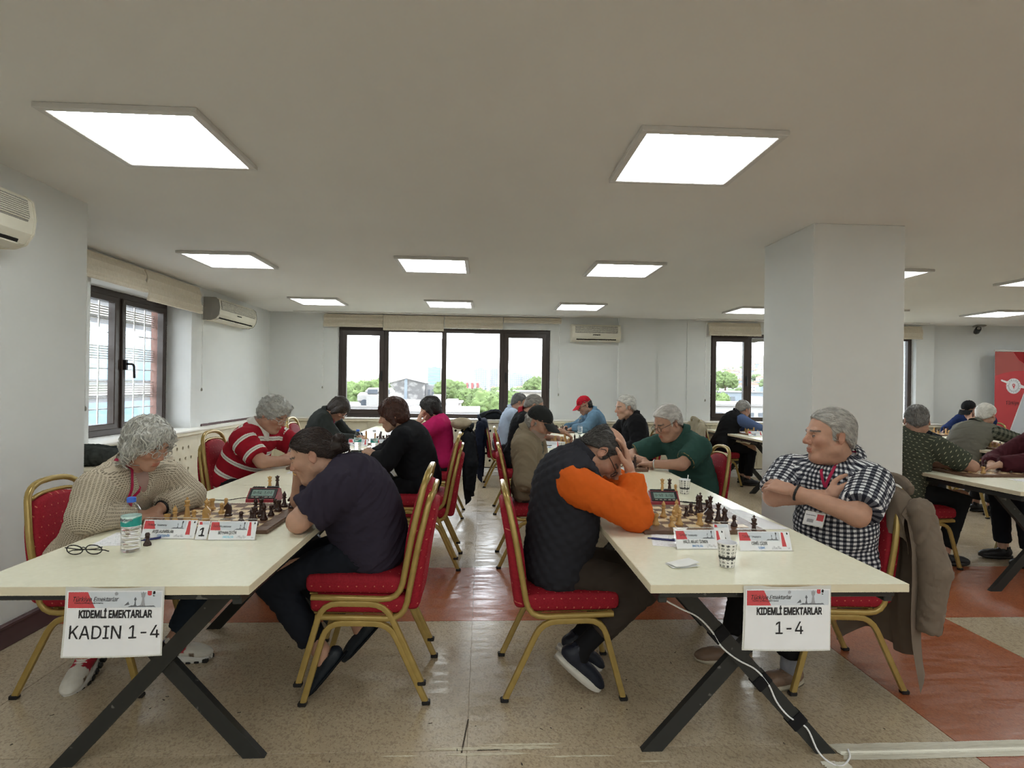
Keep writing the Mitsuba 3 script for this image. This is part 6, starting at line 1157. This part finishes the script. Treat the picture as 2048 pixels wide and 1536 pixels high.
S = Solid(); S.chain([(-2.75, 3.98, .90), (-2.60, 4.0, .885), (-2.46, 4.06, .875)], [.05, .052, .045], .02); v_, q_ = S.mesh(.009); v_ = wrinkle(v_, q_, [(V3(-2.8, 3.98, .9), V3(-2.4, 4.06, .87), .05, V3(0, 0, 1))], .018, 3, 45); add(j, 'sleeve', tri(v_, q_), 'cloth', True, color=colour(v_, (.045, .050, .047), .5, 60, 4))
b = lump('backpack', 'black bag lying on the back window sill near the light blue shirt man', 'bag', [(.08, 8.99, .925), (.20, 8.98, .945), (.32, 8.99, .92)], [(.12, .07, .06), (.12, .075, .08), (.10, .065, .05)], (.012, .015, .018), 9, .010, .870, .014); add(b, 'strap', sweep_rmf(curve([(.02, 8.93, .90), (.10, 8.90, .97), (.24, 8.90, .985), (.34, 8.93, .90)], 6), circle(.011, 6)), 'black_fabric', True)
lump('cream_hat', 'cream hat resting on top of the black coat behind the woman in pink', 'hat', [(-.23, 6.16, .985), (-.20, 6.28, .985)], [(.10, .12, .055), (.09, .12, .05)], (.34, .28, .20), 12, .008, None, .014)
lump('brown_handbag', 'small brown handbag on the sill side of the table before the woman in pink', 'bag', [(-.84, 6.72, .80), (-.80, 6.80, .82)], [(.08, .07, .055), (.07, .07, .06)], (.06, .035, .03), 13, .006, TZ+.0005, .014)
lump('dark_bag', 'dark bag on the floor under the chair of the man in the black vest', 'bag', [(3.12, 7.75, .12), (3.2, 7.80, .14)], [(.13, .10, .13), (.11, .10, .13)], (.012, .012, .013), 14, .012, .001, .018)
lump('black_pouch', 'small black pouch standing on the second women table behind the woman in navy', 'bag', [(-.83, 4.30, .79), (-.80, 4.33, .80)], [(.06, .05, .045), (.05, .05, .05)], (.010, .010, .012), 15, .006, TZ+.0005, .01)
lump('white_bowl_bag', 'cream cap lying on the table behind the orange sweater man', 'cap', [(.83, 5.35, .785), (.86, 5.33, .80)], [(.10, .09, .04), (.08, .08, .05)], (.40, .36, .27), 16, .004, TZ+.0005, .012)
# ------------------------------------------------------------------ the city outside
GZ = -14.0
def ground_col(p, n, uv):
    g = fbm(p.x*.02, p.y*.012, 0., 4); q = noise(p.x*.12, p.y*.06, 3.); c = mix((.055, .075, .04), (.15, .142, .125), smoothstep(.42, .60, g)); return mix(c, (.25, .24, .215), smoothstep(.62, .8, q)*.6)
mat_def('city_ground', proc(ground_col), .9, .1); mat_def('plaster_white', (.26, .255, .245), .8); mat_def('plaster_cream', (.23, .21, .18), .8); mat_def('plaster_grey', (.15, .15, .155), .85); mat_def('roof_red', (.17, .085, .06), .85); mat_def('roof_grey', (.18, .175, .17), .85); mat_def('facade_blue', (.105, .13, .155), .35, .6); mat_def('glass_teal', (.07, .15, .16), .15, .8); mat_def('stripe_red', (.20, .06, .06), .8); mat_def('window_dark', (.06, .07, .085), .2, .6)
mat_def('leaf_mass', VC, .8, .15); mat_def('bark', (.09, .07, .05), .9)
struct('terrain', box(-4500, 4500, 14, 6500, GZ-2, GZ), 'city_ground', label='flat ground of the city below the building')
def hill_h(x, y):
    r = np.clip((y-420)/1500, 0, 1.6); side = 1/(1+np.exp(-(x/np.maximum(y, 1)-.26)/.05)); f = meshkit.fbm(np.stack([x*.0022, y*.0015, x*0], -1), 4, 3)
    cen = np.exp(-((x/np.maximum(y, 1)-.075)/.045)**2)*np.clip((y-1900)/900, 0, 1)*105
    low = np.clip((y-1800)/2200, 0, 1)*(18+34*f)
    return GZ-1.0+side*r*(95+70*(f-.5))+cen*(.75+.5*f)+low
gx, gy = np.meshgrid(np.linspace(-2600, 3600, 160), np.linspace(430, 5200, 130), indexing='ij'); hz = hill_h(gx, gy); V = np.stack([gx, gy, hz], -1).reshape(-1, 3); f_ = np.array([q for i in range(159) for j in range(129) for a in [i*130+j] for q in ((a, a+130, a+131), (a, a+131, a+1))])
struct('hills', trimesh.Trimesh(V, f_, process=False), 'city_ground', True, label='low hills behind the city')
def tower(x, y, w, d, z1, wall, label, floors=8, cols=4, win='window_dark', rz=0.0, roof=None, name='apartment_block', group=None, bands=False):
    t = thing(name, label, 'building', group); M = mat((x, y, 0), rz); add(t, 'wall', xf(box(-w/2, w/2, 0, d, GZ-2, z1), M), wall)
    h = (z1-GZ)/floors; wd = w/cols
    if bands:
        for i in range(floors): add(t, 'window_band', xf(box(-w/2+.04*w, w/2-.04*w, -.25, .1, GZ+h*i+h*.35, GZ+h*i+h*.82), M), win)
    else:
        k = box(-wd*.28, wd*.28, -.18, .1, 0, h*.5); km = mikit.ply(k, win)
        for i in range(floors):
            for j in range(cols): add(t, 'window', km, to_world=tw(M@mat((-w/2+wd*(j+.5), 0, GZ+h*i+h*.3))))
    if roof:
        rf = trimesh.convex.convex_hull(np.array([(-w/2-.4, -.4, z1), (w/2+.4, -.4, z1), (w/2+.4, d+.4, z1), (-w/2-.4, d+.4, z1), (-w*.22, d*.4, z1+w*.20), (w*.22, d*.4, z1+w*.20), (w*.22, d*.6, z1+w*.20), (-w*.22, d*.6, z1+w*.20)])); add(t, 'roof', xf(rf, M), roof)
    else: add(t, 'parapet', xf(cat(box(-w/2-.2, w/2+.2, -.2, .3, z1, z1+.8), box(-w*.2, w*.15, d*.4, d*.7, z1, z1+2.2)), M), wall)
    return t
tower(-50, 600, 13.5, 12, 18, 'glass_teal', 'teal glass tower seen in the second pane of the wide window', 10, 3, 'facade_blue', bands=True)
tower(-3, 1150, 27, 20, 33, 'facade_blue', 'left of two tall grey slab blocks on the skyline', 12, 6, 'plaster_white'); tower(24, 1180, 17, 20, 34, 'facade_blue', 'right of two tall grey slab blocks on the skyline', 12, 4, 'plaster_white'); tower(72, 1250, 30, 20, 26, 'facade_blue', 'long grey slab block seen in the rightmost pane', 10, 7, 'plaster_white'); tower(98, 1230, 18, 20, 24, 'facade_blue', 'smaller grey slab block beside the long one', 9, 4, 'plaster_white')
t = tower(-6.3, 300, 10.5, 9, 2.2, 'plaster_white', 'white block with red vertical stripes in the third pane', 6, 4)
for i in range(4): add(t, 'red_stripe', box(-11.2+2.7*i, -10.0+2.7*i, 299.7, 300, GZ, 2.4), 'stripe_red')
# gabled hall
t = thing('gabled_hall', 'grey stained gabled hall wall in the second pane', 'building'); mat_def('stained_wall', proc(lambda p, n, uv: mix((.09, .088, .088), (.20, .195, .19), smoothstep(.36, .62, fbm(p.x*.42, p.z*.7, 1., 4)))), .9)
add(t, 'gable_wall', xf(xf(extrude([(-32, GZ), (-20.3, GZ), (-20.3, 1.9), (-26.2, 3.3), (-32, 1.5)], 18), FLAT_Y), mat((0, 218, 0))), 'stained_wall'); add(t, 'roof', trimesh.convex.convex_hull(np.array([(-32.6, 199.5, 1.6), (-26.2, 199.5, 3.4), (-26.2, 218, 3.4), (-32.6, 218, 1.6), (-32.6, 199.5, 1.35), (-26.2, 199.5, 3.15), (-26.2, 218, 3.15)])), 'roof_grey'); add(t, 'roof_side', trimesh.convex.convex_hull(np.array([(-19.6, 199.5, 1.9), (-26.2, 199.5, 3.45), (-26.2, 218, 3.45), (-19.6, 218, 1.9), (-19.6, 199.5, 1.65), (-26.2, 199.5, 3.2), (-26.2, 218, 3.2)])), 'roof_grey'); add(t, 'side_wall', box(-20.2, -15.5, 206, 222, GZ, 1.1), 'plaster_grey'); add(t, 'pilaster', box(-26.8, -25.8, 199.8, 200, GZ, 3.0), 'facade_blue')
for i in range(3): add(t, 'window', box(-19.2+1.3*i, -18.5+1.3*i, 205.8, 206, -2.5, -.5), 'window_dark')
def flat_house(x0, x1, y0, y1, z1, label, wall='plaster_white', roof='roof_grey', wins=5):
    t = thing('flat_roof_house', label, 'building'); add(t, 'wall', box(x0, x1, y0, y1, GZ, z1), wall); add(t, 'roof', box(x0-.3, x1+.3, y0-.3, y1+.3, z1, z1+.25), roof)
    for i in range(wins): xx = x0+(x1-x0)*(i+.5)/wins; add(t, 'window', box(xx-.7, xx+.7, y0-.08, y0, z1-2.2, z1-.8), 'window_dark')
    add(t, 'roof_box', box(x0+(x1-x0)*.6, x0+(x1-x0)*.75, y0+1, y0+3, z1+.25, z1+1.2), wall); return t
flat_house(-15.5, -7.2, 52, 64, -.9, 'white flat roofed building low in the left panes, with a white van on it'); flat_house(-6.5, -.5, 46, 58, -1.0, 'pale flat roofed building behind the woman in pink'); flat_house(-11, -3, 72, 84, -1.1, 'low white row building under the gabled hall', wins=7); flat_house(3.2, 9.5, 60, 74, -.7, 'white low building in the rightmost pane', wins=4); flat_house(6, 14, 95, 108, .3, 'cream building behind the right trees', 'plaster_cream', wins=5); flat_house(24, 40, 70, 86, -.8, 'white building at the bottom of the right window', wins=8); flat_house(44, 62, 110, 126, .6, 'pale blue grey building in the right window', 'facade_blue', wins=6)
t = thing('white_van', 'white van parked on the flat roof in the left pane', 'van'); add(t, 'body', box(-11.6, -7.9, 54, 55.8, -.45, .55, .25), 'plaster_white'); add(t, 'cabin', box(-10.9, -8.3, 54.1, 55.7, .3, 1.0, .3), 'plaster_white'); add(t, 'window', cat(box(-10.6, -9.7, 53.98, 54.2, .45, .85), box(-9.55, -8.6, 53.98, 54.2, .45, .85)), 'window_dark')
for x in (-10.9, -8.6): add(t, 'wheel', xf(xf(lathe([(.0001, 0), (.33, 0), (.33, .2), (.0001, .2)], 14), mat((0, 0, 0), 0, math.pi/2)), mat((x, 54.15, -.42))), 'window_dark')
r = np.random.default_rng(5); HOUSE = {}
for wl_ in ('plaster_white', 'plaster_cream', 'facade_blue'):
    w = mikit.ply(box(-5, 5, 0, 8, -6, 6), wl_); HOUSE[wl_] = w
RF = {c: mikit.ply(trimesh.convex.convex_hull(np.array([(-5.5, -.5, 6), (5.5, -.5, 6), (5.5, 8.5, 6), (-5.5, 8.5, 6), (-2.4, 4, 8.6), (2.4, 4, 8.6)])), c) for c in ('roof_red', 'roof_grey')}
WN = mikit.ply(box(-.75, .75, -.15, .1, 0, 1.5), 'window_dark')
def small_house(x, y, z, sc, label, group):
    t = thing('hillside_house', label, 'building', group); M = mat((x, y, z), r.uniform(-.3, .3), 0, 0, sc); add(t, 'wall', HOUSE[['plaster_white', 'plaster_white', 'plaster_cream', 'facade_blue'][int(r.integers(0, 4))]], to_world=tw(M)); add(t, 'roof', RF['roof_red' if r.random() < .55 else 'roof_grey'], to_world=tw(M))
    if y < 900:
        for i in range(3):
            for j in range(2): add(t, 'window', WN, to_world=tw(M@mat((-3+3*i, 0, -1+3.2*j))))
for i in range(120):
    y = 330+1150*(r.random()**.8); x = y*r.uniform(.385, .50); z = float(hill_h(np.array([x]), np.array([y]))[0]); small_house(x, y, max(z, GZ)+3*r.random(), r.uniform(.7, 1.25)*(y/900)**.35, 'small pale house on the hillside in the right window', 'houses on the hillside')
for i in range(90):
    y = 420+1500*r.random(); x = y*r.uniform(-.27, .125); small_house(x, y, max(float(hill_h(np.array([x]), np.array([y]))[0]), GZ)+2*r.random(), r.uniform(.7, 1.3)*(y/700)**.4, 'small pale house in the hazy city beyond the wide window', 'houses in the far city')
def crown_mesh(seed, n=3):
    q = np.random.default_rng(seed); ms, cs = [], []
    for i in range(15):
        a, b = q.uniform(0, 6.28), q.uniform(-.3, 1); rr = q.uniform(.28, .48); c = np.array([math.cos(a)*.62*math.sqrt(1-b*b*.7), math.sin(a)*.62*math.sqrt(1-b*b*.7), .55*b]); m = trimesh.creation.icosphere(n, rr); v = m.vertices; d = meshkit.fbm((v+c)*6, 3, seed+i)-.5; v = c+v*(1+1.1*d)[:, None]; m.vertices = v; ms.append(m); cs.append(np.clip(np.array([.070, .100, .036])[None]*(.7+.9*meshkit.noise(v*9, seed))[:, None]*q.uniform(.75, 1.3), 0, 1))
    m = cat(ms); q2 = q.choice(len(m.vertices), 1500); lv, lf, lc = [], [], []                    # loose leaves at the surface
    C = np.vstack(cs)
    for i in q2:
        p = m.vertices[i]*(1+q.uniform(0, .10)); e1, e2 = unit(q.normal(size=3))*.045, unit(q.normal(size=3))*.03; k = len(lv); lv += [p-e1, p+e2, p+e1, p-e2]; lf += [(k, k+1, k+2), (k, k+2, k+3)]; lc += [C[i]*q.uniform(.8, 1.6)]*4
    return mikit.ply(cat(m, trimesh.Trimesh(np.array(lv), np.array(lf), process=False)), 'leaf_mass', True, color=np.clip(np.vstack([C, np.array(lc)]), 0, 1))
CR = [crown_mesh(s) for s in (1, 2, 3)]; TR = mikit.ply(lathe([(.09, -1.6), (.07, -.6), (.05, .2)], 8), 'bark')
def tree(x, y, z, s, label, group, i): t = thing('tree', label, 'tree', group); M = tw(mat((x, y, z), i*1.7, 0, 0, s)); add(t, 'crown', CR[i % 3], to_world=M); add(t, 'trunk', TR, to_world=M)
for i, (px, d, z, s, l) in enumerate(((748, 85, -1.0, 3.2, 'pale green tree in the leftmost pane above the white van'), (985, 62, -2.2, 3.3, 'large yellow green tree low in the third pane'), (962, 70, -2.6, 2.6, 'green tree at the left of the large yellow green tree'), (940, 90, -1.6, 2.6, 'darker tree under the striped block'), (900, 180, -1.5, 5.0, 'green tree right of the gabled hall'), (1075, 110, .3, 3.0, 'slim tree at the right of the rightmost pane'), (1030, 80, -2.0, 2.6, 'round tree low in the rightmost pane'), (700, 120, -2.0, 4.2, 'dark green tree at the left edge of the wide window'), (1460, 210, 3.5, 4.5, 'green tree in front of the hillside in the right window'), (1440, 95, -2.0, 3.0, 'pale green tree low in the right window'))):
    tree((px-965)/F_PX*d, d, z, s, l, 'trees near the building', i)
for i in range(70): y = r.uniform(260, 1300); x = y*r.uniform(-.27, .13); tree(x, y, max(float(hill_h(np.array([x]), np.array([y]))[0]), GZ)+5, r.uniform(4, 8)*(y/600)**.3, 'distant green tree in the city beyond the wide window', 'distant trees in the city', i)
for i in range(40): y = r.uniform(330, 1500); x = y*r.uniform(.385, .50); tree(x, y, max(float(hill_h(np.array([x]), np.array([y]))[0]), GZ)+4, r.uniform(3.5, 7)*(y/700)**.4, 'distant tree among the hillside houses', 'distant trees on the hillside', i)
# across the left window: white grille, pink outer reveal, the building opposite
t = thing('window_grille', 'white metal grille outside the left window', 'grille'); gxx = -3.72
for i in range(16): add(t, 'upright', box(gxx-.006, gxx+.006, 4.45+.19*i-.006, 4.45+.19*i+.006, .80, 2.30), 'white_trim')
zs = [1.87, 1.51, 1.38, 1.11, .89]+[z0+.024*i for z0 in (2.0, 1.61, 1.22) for i in range(6)]
for z in zs: add(t, 'rail', box(gxx-.018, gxx-.006, 4.40, 7.4, z-.005, z+.005), 'white_trim')
struct('trim_7', cat(box(-3.75, XL-.28, 6.72, 7.0, .4, 2.6), box(-3.75, XL-.28, 4.3, 7.0, 2.262, 2.62), box(-3.75, XL-.28, 4.3, 7.0, .4, .84)), 'pink_render', label='pink rendered outer reveal of the left window'); mat_def('pink_render', (.22, .125, .105), .85)
t = thing('office_building', 'pale building with blue glass across the street, seen through the left window', 'building'); add(t, 'wall', box(-34, -15, 8, 46, GZ, 12), 'plaster_grey'); km = mikit.ply(box(-15.1, -14.95, 0, 2.3, 0, 2.2), 'facade_glass'); kf = mikit.ply(box(-15.06, -14.86, -.16, .16, 0, 3.1), 'plaster_white'); mat_def('facade_glass', (.16, .24, .32), .08, .9)
for i in range(14):
    for j in range(7): add(t, 'window', km, to_world=tw(mat((0, 9+2.6*i, -11+3.1*j))))
    for j in range(7): add(t, 'pilaster', kf, to_world=tw(mat((0, 8.85+2.6*i, -11.5+3.1*j))))
for j in range(7): add(t, 'ledge', box(-15.1, -14.8, 8, 46, -11.6+3.1*j, -11.2+3.1*j), 'plaster_white')
t = thing('awning', 'pale scalloped awning edge outside the window by the pillar', 'awning'); n = 24
add(t, 'canopy', xf(xf(extrude(Polygon([(3.3, 2.30), (5.8, 2.30)]+[(5.8-2.5*i/48, 2.215+.012*math.cos(i*1.05)) for i in range(49)]), .02), FLAT_Y), mat((0, YB+.75, 0))), 'plastic_grey'); add(t, 'roof_sheet', trimesh.convex.convex_hull(np.array([(3.3, YB+.29, 2.5), (5.8, YB+.29, 2.5), (3.3, YB+.76, 2.29), (5.8, YB+.76, 2.29), (3.3, YB+.29, 2.52), (5.8, YB+.29, 2.52)])), 'plastic_grey')
scene['haze'] = {'type': 'homogeneous', 'albedo': {'type': 'rgb', 'value': [.97, .97, .97]}, 'sigma_t': HAZE, 'phase': {'type': 'isotropic'}} if False else {'type': 'homogeneous', 'albedo': {'type': 'rgb', 'value': [.97, .97, .97]}, 'sigma_t': {'type': 'rgb', 'value': [1/19000., 1/18500., 1/17500.]}}
if USE_HAZE: scene['haze_air'] = {**mikit.ply(box(-4400, 4400, 40, 6400, GZ-1, 420), {'type': 'null'}), 'interior': {'type': 'ref', 'id': 'haze'}}; labels['haze_air'] = {'kind': 'structure', 'label': 'pale haze over the city outside the windows'}
else: del scene['haze']
